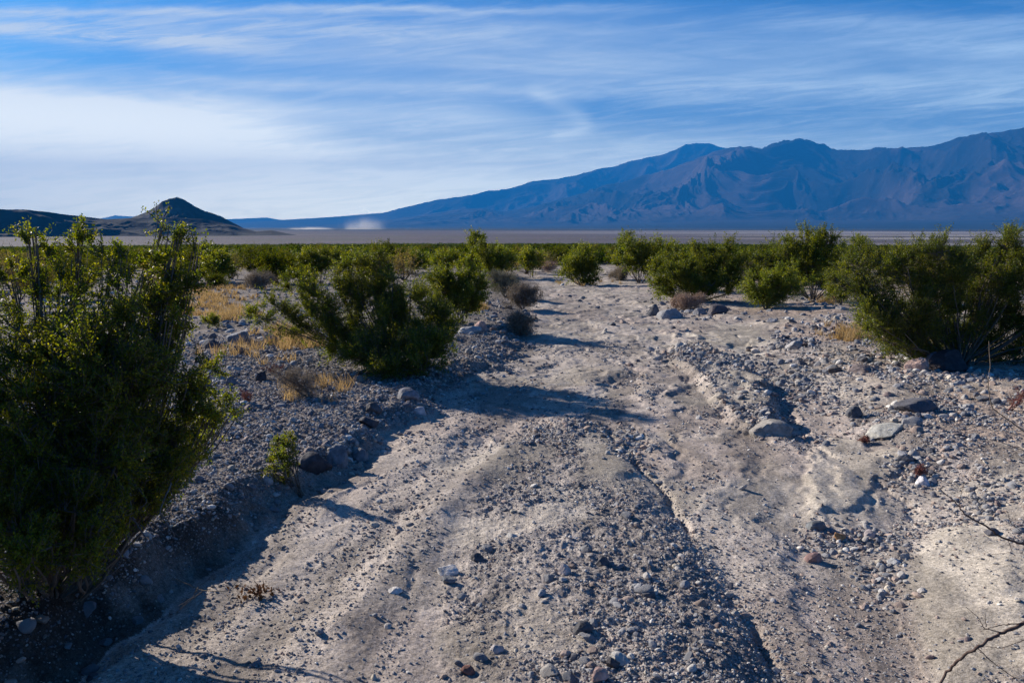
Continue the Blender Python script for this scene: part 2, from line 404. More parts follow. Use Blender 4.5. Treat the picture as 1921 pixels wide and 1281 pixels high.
# fan, playa and far basin floor
fan = np.array([.20, .165, .13]); C = lerp(C, fan, sst(rr, 25, 90)*.8)
C = lerp(C, np.array([.10, .105, .05]), sst(rr, 90, 400)*.75)
edge = 930+160*(fbm(np.degrees(np.arctan2(x, y))*.35, rr*0, 3, 75)-.5)
plc = np.array([.115, .095, .105]); pn = fbm(np.arctan2(x, y)*5, np.log(rr+1)*16, 4, 76)
playa = plc*(.68+.62*pn)[:, None]
k = sst(rr, 1, 1)*0+sst(rr-edge, -40, 40); C = C*(1-k[:, None])+playa*k[:, None]
scr = np.array([.10, .10, .075]); C = lerp(C, scr, k*sst(fbm(x*.02, y*.006, 4, 78), .52, .6)*.45*sst(rr, 5000, 1200))
C = lerp(C, np.array([.40, .37, .33]), k*sst(fbm(x*.0015, y*.004, 3, 79), .57, .62)*.75*sst(x, 100, 900))
C = lerp(C, np.array([.27, .25, .25]), sst(rr, 2200, 2600)*sst(rr, 4200, 3300)*sst(x, -300, 400)*.6)
C = lerp(C, np.array([.028, .032, .022]), sst(rr, 3900, 4800)*.85)
nr, na = X.shape
idx = np.arange(nr*na).reshape(nr, na)
Fq = np.stack([idx[:-1, :-1], idx[:-1, 1:], idx[1:, 1:], idx[1:, :-1]], -1).reshape(-1, 4)[:, ::-1]
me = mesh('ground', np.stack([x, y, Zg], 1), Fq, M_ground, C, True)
at_ = me.attributes.new('gr', 'FLOAT', 'POINT'); at_.data.foreach_set('value', mk['gr'].astype(np.float32))
ground = tag(obj('ground', me), kind='structure')
del X, Y, AZg, RG, C, Fq, playa

# ------------------------------------------------------------------ MOUNTAINS
def interp_sky(pts, azs, dist_fn=None):
    A = np.array([azel(u, v) for u, v in pts]); return np.interp(azs, A[:, 0], np.tan(A[:, 1]))
PLZ = -SL*1000
def mountain_mat(name, cols, scale, rough=.95, bump=None):
    m, nt, b, g = mat(name)
    a = N(nt, 'ShaderNodeAttribute', attribute_name='tint')
    t = N(nt, 'ShaderNodeTexCoord'); n = g.noise(t.outputs['Object'], scale, 8, .65)
    f = g.ss(n, .3, .7, .75, 1.25)
    v = N(nt, 'ShaderNodeVectorMath', operation='SCALE'); nt.links.new(a.outputs[0], v.inputs[0]); nt.links.new(f, v.inputs['Scale'])
    nt.links.new(v.outputs[0], b.inputs['Base Color']); b.inputs['Roughness'].default_value = rough; b.inputs['Specular IOR Level'].default_value = .1
    if bump:
        bp = N(nt, 'ShaderNodeBump'); bp.inputs['Distance'].default_value = bump; bp.inputs['Strength'].default_value = .6
        nt.links.new(n, bp.inputs['Height']); nt.links.new(bp.outputs[0], b.inputs['Normal'])
    return m
M_mtn = mountain_mat('mountain_rock', None, .004, bump=25); M_hill = mountain_mat('volcanic_rock', None, .03, bump=2)
def polar_mesh(name, a0, a1, na, r0f, r1f, nr, hf, colf, m):
    azs = np.linspace(a0, a1, na); s = np.linspace(0, 1, nr)
    A, Sx = np.meshgrid(azs, s)
    r0 = r0f(A); r1 = r1f(A); Rr = r0+(r1-r0)*Sx
    x = Rr*np.sin(A); y = Rr*np.cos(A); z = hf(A, Rr, x, y)
    idx = np.arange(nr*na).reshape(nr, na)
    F = np.stack([idx[:-1, :-1], idx[:-1, 1:], idx[1:, 1:], idx[1:, :-1]], -1).reshape(-1, 4)[:, ::-1]
    V = np.stack([x, y, z], -1).reshape(-1, 3)
    return tag(obj(name, mesh(name, V, F, m, colf(A, Rr, x, y, z).reshape(-1, 3), True)), kind='structure')
sk1 = [(560,424),(680,418),(740,410),(800,402),(860,393),(905,389),(945,397),(1000,388),(1060,370),(1120,352),(1180,338),(1240,322),(1290,300),(1330,284),(1370,276),(1430,276),(1470,264),(1500,262),(1530,266),(1560,279),(1610,282),(1660,275),(1720,268),(1765,263),(1800,252),(1830,253),(1860,242),(1921,230),(2050,222),(2250,214),(2600,205)]
sk2 = [(420,420),(520,413),(620,407),(720,399),(745,392),(800,380),(860,370),(900,362),(950,352),(1000,338),(1050,334),(1100,325),(1150,314),(1200,303),(1250,290),(1280,279),(1305,269),(1330,268),(1360,276),(1450,300),(1600,330)]
AZd = lambda u: azel(u, 420)[0]
def rc1(A): return np.interp(A, [AZd(560), AZd(1000), AZd(1921), AZd(2600)], [18500, 17500, 14500, 13000])
def rf1(A): return np.interp(A, [AZd(560), AZd(1000), AZd(1921), AZd(2600)], [9500, 8800, 7600, 7000])
def h1(A, r, x, y):
    t = (r-rf1(A))/(rc1(A)-rf1(A)); hc = interp_sky(sk1, A)*rc1(A)-PLZ+CH
    fan = .085*np.clip(t/.56, 0, 1)**1.3
    up = np.clip((t-.5)/.5, 0, 1)
    prof = fan+(1-.085)*np.where(t < 1, up**1.25, 1)
    prof = np.where(t > 1, 1-(t-1)*1.5, prof)
    wx = (fbm(x/2600, y/2600, 3, 91)-.5)*1900; wy = (fbm(x/2600+9, y/2600, 3, 92)-.5)*1900
    ca, sa = math.cos(.55), math.sin(.55)
    xr = (x+wx)*ca+(y+wy)*sa; yr = -(x+wx)*sa+(y+wy)*ca
    n = .88*ridged(xr/1150, yr/2900, 6, 95, .56)+.12*ridged(xr/330+3, yr/700, 4, 96, .6)
    k = np.sin(np.clip(up, 0, 1)*np.pi*.97)**.8
    pr = prof+k*(n-.48)*.78
    pr = pr+up*(fbm(x/420, y/420, 3, 97)-.5)*.035
    pr = np.where(t > 1, np.minimum(pr, prof), pr)
    zz = PLZ-3+hc*np.maximum(pr, -.002); cap = CH+(interp_sky(sk1, A)+(fbm(A*95, A*0, 4, 98, .6)-.5)*.0075*sst(A, AZd(900), AZd(1300)))*r
    return np.where(zz > cap, cap+(zz-cap)*.006, zz)
def c1(A, r, x, y, z):
    n = fbm(x/1700, y/1700, 4, 101)[..., None]; hgt = np.clip((z-PLZ)/1500, 0, 1)[..., None]
    c = np.array([.078, .056, .058])*(1-sst(n, .45, .6))+np.array([.022, .018, .019])*sst(n, .45, .6)
    low = sst(120-(z-PLZ), 0, 90)[..., None]
    low2 = sst(300-(z-PLZ), 0, 120)[..., None]
    c = c*(1-low2*.6)+np.array([.036, .032, .031])*low2*.6
    c = c*(1-low*.6)+np.array([.028, .030, .022])*low*.6
    return c
polar_mesh('mountains', AZd(540), AZd(2560), 1400, rf1, lambda A: rc1(A)*1.12, 640, h1, c1, M_mtn)
def h2(A, r, x, y):
    t = (r-18500)/(22500-18500); hc = interp_sky(sk2, A)*22500-PLZ+CH
    up = np.clip(t, 0, 1); n = ridged(x/2600, y/2600, 5, 111, .55)
    pr = up**1.1+np.sin(up*np.pi*.93)*(n-.45)*.6+up*(fbm(x/600, y/600, 3, 113)-.5)*.05
    pr = np.where(t > 1, np.minimum(pr, 1-(t-1)*2), pr)
    return PLZ-3+hc*np.maximum(pr, -.002)
polar_mesh('distant_mountains', AZd(400), AZd(1650), 620, lambda A: A*0+18500, lambda A: A*0+24500, 200, h2, c1, M_mtn)
sk3 = [(120,424),(180,412),(215,404),(250,406),(300,402),(360,408),(430,411),(500,408),(530,413),(600,421)]
def h3(A, r, x, y):
    t = (r-24500)/2000; hc = interp_sky(sk3, A)*26500-PLZ+CH
    pr = np.where(t > 1, 1-(t-1)*2, np.clip(t, 0, 1))+np.sin(np.clip(t, 0, 1)*np.pi)*.2*(fbm(x/2500, y/2500, 4, 121)-.5)
    return PLZ-3+hc*np.maximum(pr, -.002)
polar_mesh('far_mountains', AZd(100), AZd(610), 200, lambda A: A*0+24500, lambda A: A*0+27500, 60, h3, c1, M_mtn)
# volcanic hill on the left: cone + ridge
skA = [(-500,408),(-300,398),(-120,394),(0,391),(45,391),(90,396),(140,403),(200,410),(250,408),(300,406),(380,410),(430,420),(480,433),(510,431),(540,437),(575,443),(600,446)]
skB = [(180,440),(225,418),(250,406),(270,398),(290,388),(305,376),(318,371),(332,369),(345,373),(362,384),(385,395),(400,399),(415,405),(440,418),(462,430),(490,442)]
def hillf(sk, rc, hw, seed, base_v=445):
    def f(A, r, x, y):
        hc = interp_sky(sk, A)*rc-PLZ+CH; hc = np.maximum(hc, 0)
        w_ = hw*(1+.3*(fbm(A*40, A*0, 2, seed)-.5)); t = np.abs(r-rc)/w_
        n = ridged(x/110, y/110, 5, seed+1, .55); tt = np.clip(1-t, 0, 1)
        pr = tt**1.15+np.sin(tt*np.pi)*(n-.45)*.35+tt*(fbm(x/16, y/16, 2, seed+2)-.5)*.03
        return PLZ-1.5+hc*np.maximum(pr, 0)
    return f
def chill(A, r, x, y, z):
    n = fbm(x/60, y/60, 4, 131)[..., None]
    c = np.array([.024, .025, .025])*(1-n)+np.array([.040, .040, .038])*n
    c = c+0*z[..., None]
    return c
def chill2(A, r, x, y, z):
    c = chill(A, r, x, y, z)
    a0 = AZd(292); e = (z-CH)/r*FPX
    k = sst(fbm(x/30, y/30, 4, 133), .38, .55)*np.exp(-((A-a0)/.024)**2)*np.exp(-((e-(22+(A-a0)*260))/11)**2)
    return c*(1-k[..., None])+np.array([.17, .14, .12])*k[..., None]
polar_mesh('hills', AZd(-480), AZd(598), 560, lambda A: A*0+1940, lambda A: A*0+2360, 140, hillf(skA, 2150, 150, 140), chill, M_hill)
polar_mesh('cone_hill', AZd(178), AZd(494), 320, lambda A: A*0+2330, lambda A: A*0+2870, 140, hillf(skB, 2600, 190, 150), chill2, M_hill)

# ------------------------------------------------------------------ STONES
def rock_template(sub, seed, planes=9, k=.0):
    r_ = np.random.default_rng(seed); bm = bmesh.new(); bmesh.ops.create_icosphere(bm, subdivisions=sub, radius=1)
    V = np.array([v.co[:] for v in bm.verts]); F = np.array([[v.index for v in f.verts] for f in bm.faces]); bm.free()
    n = r_.normal(size=(planes, 3)); n /= np.linalg.norm(n, axis=1)[:, None]; h = r_.uniform(.50, .95, planes)
    d = V/np.linalg.norm(V, axis=1)[:, None]
    dots = d@n.T; rad = np.where(dots > .05, h/np.maximum(dots, .05), 9).min(1); rad = np.minimum(rad, 1.0)
    rad = rad*(1-k)+k
    V = d*rad[:, None]
    if sub >= 3: V *= (1+.09*(fbm(V[:, 0]*3+seed, V[:, 1]*3+V[:, 2]*2, 4, seed)-.5)*2)[:, None]
    return V, F
TPL1 = [rock_template(1, s) for s in range(8)]
TPL2 = [rock_template(2, s, 8) for s in range(20, 34)]
TPL4 = [rock_template(4, s, 9, .0) for s in range(40, 56)]
pal = np.array([[.25, .25, .26], [.17, .175, .19], [.36, .34, .32], [.28, .225, .20], [.33, .26, .22], [.52, .50, .47], [.12, .12, .135], [.42, .38, .32], [.22, .17, .16]])
pal = pal*1.15
palw = np.array([.24, .19, .17, .09, .08, .07, .08, .05, .03]); palw /= palw.sum()
def scatter(x, y, size, tpls, sink=.25, flat=(.45, .85)):
    z = terrain(x, y); out = []; which = rng.integers(0, len(tpls), len(x))
    for k, (tv, tf) in enumerate(tpls):
        i = np.where(which == k)[0]; n = len(i)
        if n == 0: continue
        q = rng.uniform(0, 2*np.pi, n); ti = rng.normal(0, .25, (n, 2))
        sx = size[i]*rng.uniform(.8, 1.35, n); sy = size[i]*rng.uniform(.65, 1, n); sz = size[i]*rng.uniform(flat[0], flat[1], n)
        v = tv[None]*np.stack([sx, sy, sz], 1)[:, None]
        v[..., 2] += v[..., 0]*ti[:, :1]+v[..., 1]*ti[:, 1:]
        c, s = np.cos(q)[:, None], np.sin(q)[:, None]
        vx = v[..., 0]*c-v[..., 1]*s; vy = v[..., 0]*s+v[..., 1]*c
        v = np.stack([vx+x[i][:, None], vy+y[i][:, None], v[..., 2]+(z[i]+sz*(.5-sink)*.8)[:, None]], -1)
        f = tf[None]+(np.arange(n)*len(tv))[:, None, None]
        ci = pal[rng.choice(len(pal), n, p=palw)]*rng.uniform(.75, 1.15, (n, 1))
        out.append((v.reshape(-1, 3), [f.reshape(-1, 3)], np.repeat(ci, len(tv), 0)))
    return rep(out)
def sample(n, r0, r1, wfun, azr=40):
    out = []; got = 0
    while got < n:
        a = np.radians(rng.uniform(-azr, azr, n*2)); r_ = np.exp(rng.uniform(np.log(r0), np.log(r1), n*2))
        x = r_*np.sin(a); y = r_*np.cos(a); _, m_ = terrain(x, y, True)
        k = rng.random(len(x)) < wfun(m_, x, y); out.append(np.stack([x[k], y[k]], 1)); got += int(k.sum())
    return np.concatenate(out)[:n].T
def wg(m_, x, y):
    cl = sst(fbm(x*2.1, y*2.1, 3, 161), .42, .62)
    w_ = .055+.26*sst(fbm(m_['L']*5, (y+x*.5)*.8, 3, 162), .45, .6)+.75*np.clip(m_['gr'], 0, 1)*(.25+.75*cl)+.5*m_['rill']+.35*sst(m_['I'], -.05, .05)
    w_ = w_+.45*sst(m_['L'], .05, .3)
    w_ = w_+.45*np.exp(-((m_['Rt']-.1)/.35)**2)*cl+.25*sst(m_['Rt'], 0, .3)*cl
    return np.clip(w_*(1-.85*m_['mud']), .012, 1)
x, y = sample(140000, 2.0, 13, wg); s = np.minimum(.0026*np.exp(rng.gamma(1.6, .42, len(x))), .013)*np.clip(np.hypot(x, y)/4, .8, 2.2)
V, F, T = scatter(x, y, s, TPL1)
tag(obj('gravel', mesh('gravel', V, F, M_gravel, T)), 'fine grey and tan gravel strewn over the wash bed and banks', 'gravel', kind='stuff')
x, y = sample(11000, 2.1, 40, lambda m_, x, y: wg(m_, x, y)**1.5); s = np.minimum(.0065*np.exp(rng.gamma(1.5, .40, len(x))), .034)*np.clip(np.hypot(x, y)/6, .8, 3.0)
PILES = [(1600, 1005, 90, 26, 420), (1715, 895, 60, 30, 260), (1490, 650, 50, 14, 160), (1300, 588, 60, 14, 160), (1500, 740, 60, 60, 380), (1440, 800, 40, 16, 160), (1060, 815, 60, 14, 160), (1180, 840, 40, 40, 220), (1640, 690, 130, 30, 420), (1560, 620, 90, 24, 220), (1780, 730, 120, 24, 380), (1700, 800, 140, 40, 380), (640, 860, 50, 24, 160), (1400, 690, 60, 30, 320), (1280, 670, 50, 14, 200), (950, 640, 50, 50, 260), (1660, 1080, 50, 60, 160), (1850, 960, 70, 40, 160)]
px_, py_ = [], []
for u_, v_, ru_, rv_, k_ in PILES:
    for _ in range(k_):
        a_, b_ = p0(u_+rng.normal(0, .5)*ru_, v_+rng.normal(0, .5)*rv_); px_.append(a_); py_.append(b_)
px_, py_ = np.array(px_), np.array(py_)
x = np.concatenate([x, px_]); y = np.concatenate([y, py_]); s = np.concatenate([s, .0075*np.exp(rng.gamma(1.5, .42, len(px_))).clip(1, 4.5)*np.clip(np.hypot(px_, py_)/6, .8, 2)])
V, F, T = scatter(x, y, s, TPL2)
tag(obj('pebbles', mesh('pebbles', V, F, M_gravel, T)), 'loose mixed pebbles and cobbles strewn over the wash and its stony banks', 'pebbles', kind='stuff')

GREY, DARK, PINK, WHITE, TAN, BRN = (.24, .24, .25), (.075, .075, .085), (.42, .30, .26), (.60, .57, .54), (.36, .32, .27), (.20, .14, .11)
def rock(u, v, wpx, hpx, c, label, seed=0, name='rock', rot=None, deep=.8, tiltx=0, cat='rock', group=None):
    X0, Y0 = hit(u, v); d = math.hypot(X0, Y0); dep = Y0*math.cos(PITCH)+(CH-H(X0, Y0))*math.sin(PITCH)
    w_ = wpx/FPX*dep/2; h_ = hpx/FPX*dep
    tv, tf = TPL4[seed % len(TPL4)]; r_ = np.random.default_rng(seed+500)
    V = tv.copy()
    q = r_.uniform(0, 6.28) if rot is None else rot
    V = np.stack([V[:, 0]*math.cos(q)-V[:, 1]*math.sin(q), V[:, 0]*math.sin(q)+V[:, 1]*math.cos(q), V[:, 2]], 1)
    ext = np.abs(V).max(0); V = V/ext*np.array([w_, w_*deep, h_*.72]); V[:, 2] += V[:, 0]*tiltx
    n = fbm(V[:, 0]/w_*2+seed, V[:, 2]/w_*2+V[:, 1]/w_, 3, seed)[:, None]
    T = np.array(c)[None]*(.7+.6*n)
    me = mesh(name, V, tf, M_rock, T, True)
    try: me.set_sharp_from_angle(angle=R(20))
    except Exception: pass
    o = obj(name, me, loc=(X0, Y0+w_*deep*.3, H(X0, Y0)+h_*.12))
    return tag(o, label, cat, group)
ROCKS = [
 (1722, 697, 44, 32, PINK, 'smooth pinkish boulder leaning against the black boulder under the right bush', 'boulder', .1),
 (1792, 697, 92, 48, (.06, .05, .055), 'large near-black boulder beside the pinkish one under the right bush', 'boulder', 0),
 (1757, 694, 40, 40, (.12, .12, .14), 'dark split boulder wedged between pinkish and black boulders', 'boulder', .1),
 (1256, 598, 52, 24, (.27, .27, .28), 'long grey boulder tilting into the wash below the dry pinkish shrub', 'boulder', .35),
 (1224, 592, 28, 24, (.12, .12, .13), 'dark grey boulder left of the long grey one at wash edge', 'boulder', .2),
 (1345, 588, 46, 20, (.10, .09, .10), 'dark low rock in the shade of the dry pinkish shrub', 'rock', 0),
 (1313, 590, 26, 14, GREY, 'small grey rock between the dark low rock and the long grey boulder', 'rock', 0),
 (1722, 770, 80, 28, (.10, .10, .115), 'wide dark angular rock with pale edge on right gravel bank', 'boulder', 0),
 (1606, 782, 34, 24, (.10, .105, .12), 'small pointed dark rock left of the wide dark one', 'rock', 0),
 (1668, 812, 84, 16, (.40, .39, .35), 'pale flat slab lying tilted below the wide dark rock', 'slab', .18),
 (1450, 815, 84, 30, (.28, .26, .235), 'mud crusted ledge stone at the end of the gravel island', 'ledge stone', 0),
 (1618, 697, 52, 16, (.20, .165, .16), 'flat brownish rock half buried on the right bank', 'rock', 0),
 (1570, 698, 30, 12, (.09, .08, .08), 'small dark flat rock left of the brownish half-buried one', 'rock', 0),
 (1492, 652, 34, 16, (.36, .35, .35), 'heap-topping pale grey rock at the right side of the wash', 'rock', 0),
 (1450, 603, 22, 10, (.36, .35, .36), 'light rock in front of the round yellow-green bush', 'rock', 0),
 (838, 1076, 46, 18, WHITE, 'chalk-white low rock on left side of the gravel bar', 'rock', 0),
 (842, 1092, 32, 14, (.16, .17, .19), 'grey rock just below the chalk-white one', 'rock', 0),
 (740, 1112, 30, 11, WHITE, 'small white stone alone on the smooth sandy bed', 'stone', 0),
 (897, 1050, 30, 14, (.10, .10, .11), 'dark wedge of rock up right of the chalk-white rock', 'rock', 0),
 (1060, 1074, 24, 17, (.50, .44, .42), 'rounded pinkish white stone mid gravel bar', 'stone', 0),
 (1131, 1060, 26, 20, (.09, .09, .10), 'charcoal lump right of the pinkish white stone', 'stone', 0),
 (1124, 1275, 38, 27, (.40, .28, .25), 'rounded pink stone at bottom edge of the picture', 'stone', 0),
 (1092, 1186, 42, 24, (.09, .09, .10), 'dark chunky rock in the middle of the lower gravel bar', 'rock', 0),
 (932, 1222, 28, 18, (.36, .34, .35), 'pale grey stone on lower left of the gravel bar', 'stone', 0),
 (878, 1262, 30, 16, (.20, .10, .08), 'reddish brown stone near the bottom left of the gravel bar', 'stone', 0),
 (1150, 1250, 34, 24, (.08, .075, .08), 'black stone beside the rounded pink one at the bottom', 'stone', 0),
 (1532, 992, 38, 18, (.14, .15, .16), 'dark rock at the left end of the pebble pile near mud slope', 'rock', 0),
 (1530, 1054, 38, 20, (.26, .17, .16), 'reddish rock with pale crust below the pebble pile', 'rock', 0),
 (1574, 1012, 26, 16, (.40, .22, .10), 'rusty orange stone in the pebble pile', 'stone', 0),
 (1636, 1006, 26, 16, (.42, .37, .37), 'pinkish grey stone right of the rusty orange one', 'stone', 0),
 (1680, 1056, 28, 14, (.5, .5, .5), 'white stone beside the pale mud slope', 'stone', 0),
 (1732, 910, 26, 20, (.58, .57, .60), 'white egg-like stone below the reddish dry sprig', 'stone', 0),
 (1700, 868, 30, 20, (.15, .155, .17), 'grey lump atop the stone line on the right bank', 'stone', 0),
 (1860, 1002, 32, 14, (.10, .10, .12), 'dark flat stone under the reaching bare branch', 'stone', 0),
 (590, 880, 66, 40, (.06, .06, .07), 'big dark boulder on bank edge right of the small green sprig', 'boulder', 0),
 (628, 868, 50, 40, (.19, .20, .22), 'grey boulder behind the big dark one on the bank edge', 'boulder', 0),
 (672, 862, 38, 26, (.17, .175, .19), 'squat grey boulder at the right end of the bank edge pair', 'boulder', 0),
 (505, 905, 26, 22, (.42, .41, .42), 'pale round stone beneath the small green sprig', 'stone', 0),
 (905, 622, 32, 24, (.42, .28, .24), 'pinkish boulder at the tip of the pale slab beside dry shrubs', 'boulder', 0),
 (876, 625, 56, 16, (.38, .37, .37), 'long pale slab against the pinkish boulder', 'slab', .15),
 (762, 750, 50, 26, (.20, .20, .22), 'rounded grey boulder in the shade in front of the middle bush', 'boulder', 0),
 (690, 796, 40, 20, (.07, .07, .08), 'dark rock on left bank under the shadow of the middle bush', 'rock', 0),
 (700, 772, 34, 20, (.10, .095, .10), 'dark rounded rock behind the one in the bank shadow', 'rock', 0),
 (788, 776, 26, 16, (.42, .42, .44), 'pale stone where the left bank meets the shadowed wash', 'stone', 0),
 (446, 640, 46, 22, (.20, .21, .23), 'grey flat-topped rock between big left bush and middle bush', 'rock', 0),
 (400, 652, 44, 20, (.09, .095, .11), 'dark rock at the edge of the big left bush', 'rock', 0),
 (448, 662, 42, 20, (.12, .12, .14), 'dark rock in front of the grey flat-topped rock', 'rock', 0),
 (508, 642, 38, 20, (.26, .22, .22), 'mauve rock at the foot of the middle bush left side', 'rock', 0),
 (530, 640, 18, 14, (.55, .5, .47), 'tiny pale stone right of the mauve rock', 'stone', 0),
 (388, 694, 34, 26, (.055, .05, .055), 'black rock right beside the big left bush', 'rock', 0),
 (436, 722, 28, 20, (.16, .16, .18), 'grey rock with pale top near the red dry plants', 'rock', 0),
 (488, 715, 26, 22, (.06, .055, .06), 'black round rock beside the red dry plant', 'rock', 0),
 (588, 716, 26, 18, (.05, .05, .055), 'small black rock alone on the gravelly left bank', 'rock', 0),
 (495, 536-0, 1, 1, GREY, None, '', 0),
]
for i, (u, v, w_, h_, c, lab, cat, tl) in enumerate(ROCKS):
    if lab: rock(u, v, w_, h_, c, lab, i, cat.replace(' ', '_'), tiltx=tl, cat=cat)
# anonymous scattered cobbles, counted one by one
def cobbles(n, wf, r0, r1, s0, s1, label, group, azr=36):
    x, y = sample(n, r0, r1, wf, azr)
    prot = {}
    for i in range(n):
        k = int(rng.integers(0, 12))
        ci = int(rng.choice(len(pal), p=palw))
        if (k, ci) not in prot:
            tv, tf = rock_template(3, 60+k, 8, .0)
            T = pal[ci][None]*(.75+.5*fbm(tv[:, 0]*2+k, tv[:, 1]*2+tv[:, 2], 3, k)[:, None])
            me = mesh('cobble', tv, tf, M_rock, T, True)
            try: me.set_sharp_from_angle(angle=R(30))
            except Exception: pass
            prot[(k, ci)] = me
        o = bpy.data.objects.new('cobble', prot[(k, ci)]); col.objects.link(o)
        s = float(rng.uniform(s0, s1)); sz = s*float(rng.uniform(.5, .8))
        o.scale = (s*float(rng.uniform(.9, 1.4)), s, sz); o.rotation_euler = (float(rng.normal(0, .2)), float(rng.normal(0, .2)), float(rng.uniform(0, 6)))
        o.location = (x[i], y[i], H(x[i], y[i])+sz*.25); tag(o, label, 'cobble', group)
cobbles(70, lambda m_, x, y: sst(m_['L'], .15, .5)*(x < .2), 4.2, 18, .03, .08, 'loose cobble lying on the stony left bank between the bushes', 'cobbles on the left bank')
cobbles(45, lambda m_, x, y: sst(m_['B'], 0, .2), 2.3, 8, .018, .035, 'loose cobble lying among the gravel of the central bar', 'cobbles on the gravel bar')
cobbles(70, lambda m_, x, y: sst(m_['Rt'], .05, .3)*(1-m_['mud'])*sst(fbm(x*1.5, y*1.5, 2, 171), .4, .6), 3.5, 22, .025, .065, 'loose cobble lying on the right bank of the wash', 'cobbles on the right bank')
cobbles(45, lambda m_, x, y: sst(m_['L'], -.12, -.02)*sst(m_['L'], .32, .2), 2.4, 9, .015, .04, 'stone embedded in or fallen from the cut edge of the left bank', 'stones along the cut bank')
cobbles(25, lambda m_, x, y: sst(m_['I'], -.1, .1), 5, 14, .025, .05, 'loose cobble on the dark gravel island beside the right channel', 'cobbles on the gravel island', 25)

# ------------------------------------------------------------------ SHRUBS
def rot_rand(n):
    q = rng.normal(size=(n, 3)); return q/np.linalg.norm(q, axis=1)[:, None]
GREENS = np.array([[.085, .125, .010], [.145, .175, .012], [.052, .088, .012], [.195, .200, .016], [.042, .066, .010]])
YGREENS = np.array([[.13, .16, .02], [.10, .14, .022], [.18, .17, .025], [.075, .12, .02]])
def leaves(P, size, cols, up=.3, aspect=.5, colvar=.3, nrm=None):
    n = len(P); d = rot_rand(n); d[:, 2] = np.abs(d[:, 2])*.8+up; d /= np.linalg.norm(d, axis=1)[:, None]
    s = np.cross(d, rot_rand(n)); s /= np.linalg.norm(s, axis=1)[:, None]+1e-9
    L = (size*rng.uniform(.7, 1.3, n))[:, None]; W = L*aspect
    V = np.stack([P-d*L*.5, P+s*W*.5, P+d*L*.5, P-s*W*.5], 1).reshape(-1, 3)
    F = np.arange(n*4).reshape(n, 4)
    c = cols*rng.uniform(1-colvar, 1+colvar, (n, 1)); return V, [F], np.repeat(c, 4, 0)
def shrub_parts(base, lobes, nleaf, lsize, palette=GREENS, twl=.16, twigr=.0016, aspect=.5, upb=.55, barkc=(.13, .11, .09), clump=True):
    """base (3,), lobes [(cx,cy,cz,rx,ry,rz)] -> stem and foliage arrays"""
    base = np.array(base, float); L = np.array(lobes, float); area = (L[:, 3]*L[:, 5]+L[:, 3]*L[:, 4]+L[:, 4]*L[:, 5])
    wts = area/area.sum(); St = []; Fo = []
    for l, wt in zip(L, wts):
        c = l[:3]; rad = l[3:]; k = 8; tt = np.linspace(0, 1, k)[:, None]
        b0 = base+np.array([*(rng.normal(0, .05, 2)), 0])
        nm = 3
        tips = c+rng.normal(0, .35, (nm, 3))*rad*np.array([1, 1, .6])
        ctrl = b0*.45+tips*.55; ctrl[:, 2] = b0[2]+(tips[:, 2]-b0[2])*.35; ctrl[:, :2] += rng.normal(0, .03, (nm, 2))
        P = (1-tt)**2*b0+2*(1-tt)*tt*ctrl[:, None]+tt**2*tips[:, None]
        P[:, 1:-1] += rng.normal(0, .008, (nm, k-2, 3))
        r0 = .010*(max(rad)*2+.5)
        St.append(tubes(P, np.linspace(r0, r0*.35, k)[None].repeat(nm, 0), 5, barkc))
        ns = max(6, int(26*wt*len(L)**.5)); d = rot_rand(ns); d[:, 2] += .35; d /= np.linalg.norm(d, axis=1)[:, None]
        ends = c+d*rad*rng.uniform(.35, .85, (ns, 1))
        starts = P[rng.integers(0, nm, ns), rng.integers(k//2, k, ns)]
        ctrl = (starts+ends)/2; ctrl[:, 2] -= np.linalg.norm(ends-starts, axis=1)*.12
        kk = 6; tt = np.linspace(0, 1, kk)[:, None]
        Sb = (1-tt)**2*starts[:, None]+2*(1-tt)*tt*ctrl[:, None]+tt**2*ends[:, None]
        St.append(tubes(Sb, np.linspace(r0*.4, r0*.18, kk)[None].repeat(ns, 0), 4, barkc))
        nlf = int(nleaf*wt); per = 26; ntw = max(8, nlf//per)
        si = rng.integers(0, ns, ntw); ki = rng.integers(kk//2-1, kk, ntw); s0 = Sb[si, ki]
        out = (s0-c)/rad; out /= np.linalg.norm(out, axis=1)[:, None]+1e-6
        dirs = out*.7+rot_rand(ntw)*.55+np.array([0, 0, upb]); dirs /= np.linalg.norm(dirs, axis=1)[:, None]
        ln = twl*rng.uniform(.5, 1.35, ntw)*min(1.3, max(.55, rad.mean()/.18))
        e0 = s0+dirs*ln[:, None]; bend = rot_rand(ntw)*ln[:, None]*.12; bend[:, 2] += ln*.08
        t3 = np.array([0, .33, .66, 1])[:, None]
        Tw = s0[:, None]*(1-t3)+e0[:, None]*t3+bend[:, None]*(4*t3*(1-t3))*-.5
        St.append(tubes(Tw, np.array([1.4, 1.1, .8, .5])[None].repeat(ntw, 0)*twigr, 3, barkc))
        ti = np.repeat(np.arange(ntw), per); tl = rng.uniform(.2, 1.03, len(ti))[:, None]
        Pp = s0[ti]*(1-tl)+e0[ti]*tl+bend[ti]*(4*tl*(1-tl))*-.5+rot_rand(len(ti))*lsize*rng.uniform(.3, 1.6, (len(ti), 1))
        lc = palette[rng.integers(0, len(palette), ntw)][ti]*.6+palette[rng.integers(0, len(palette), len(ti))]*.4
        lc = lc*(.8+.4*rng.random())
        Fo.append(leaves(Pp, lsize, lc, aspect=aspect))
    return rep(St), rep(Fo)
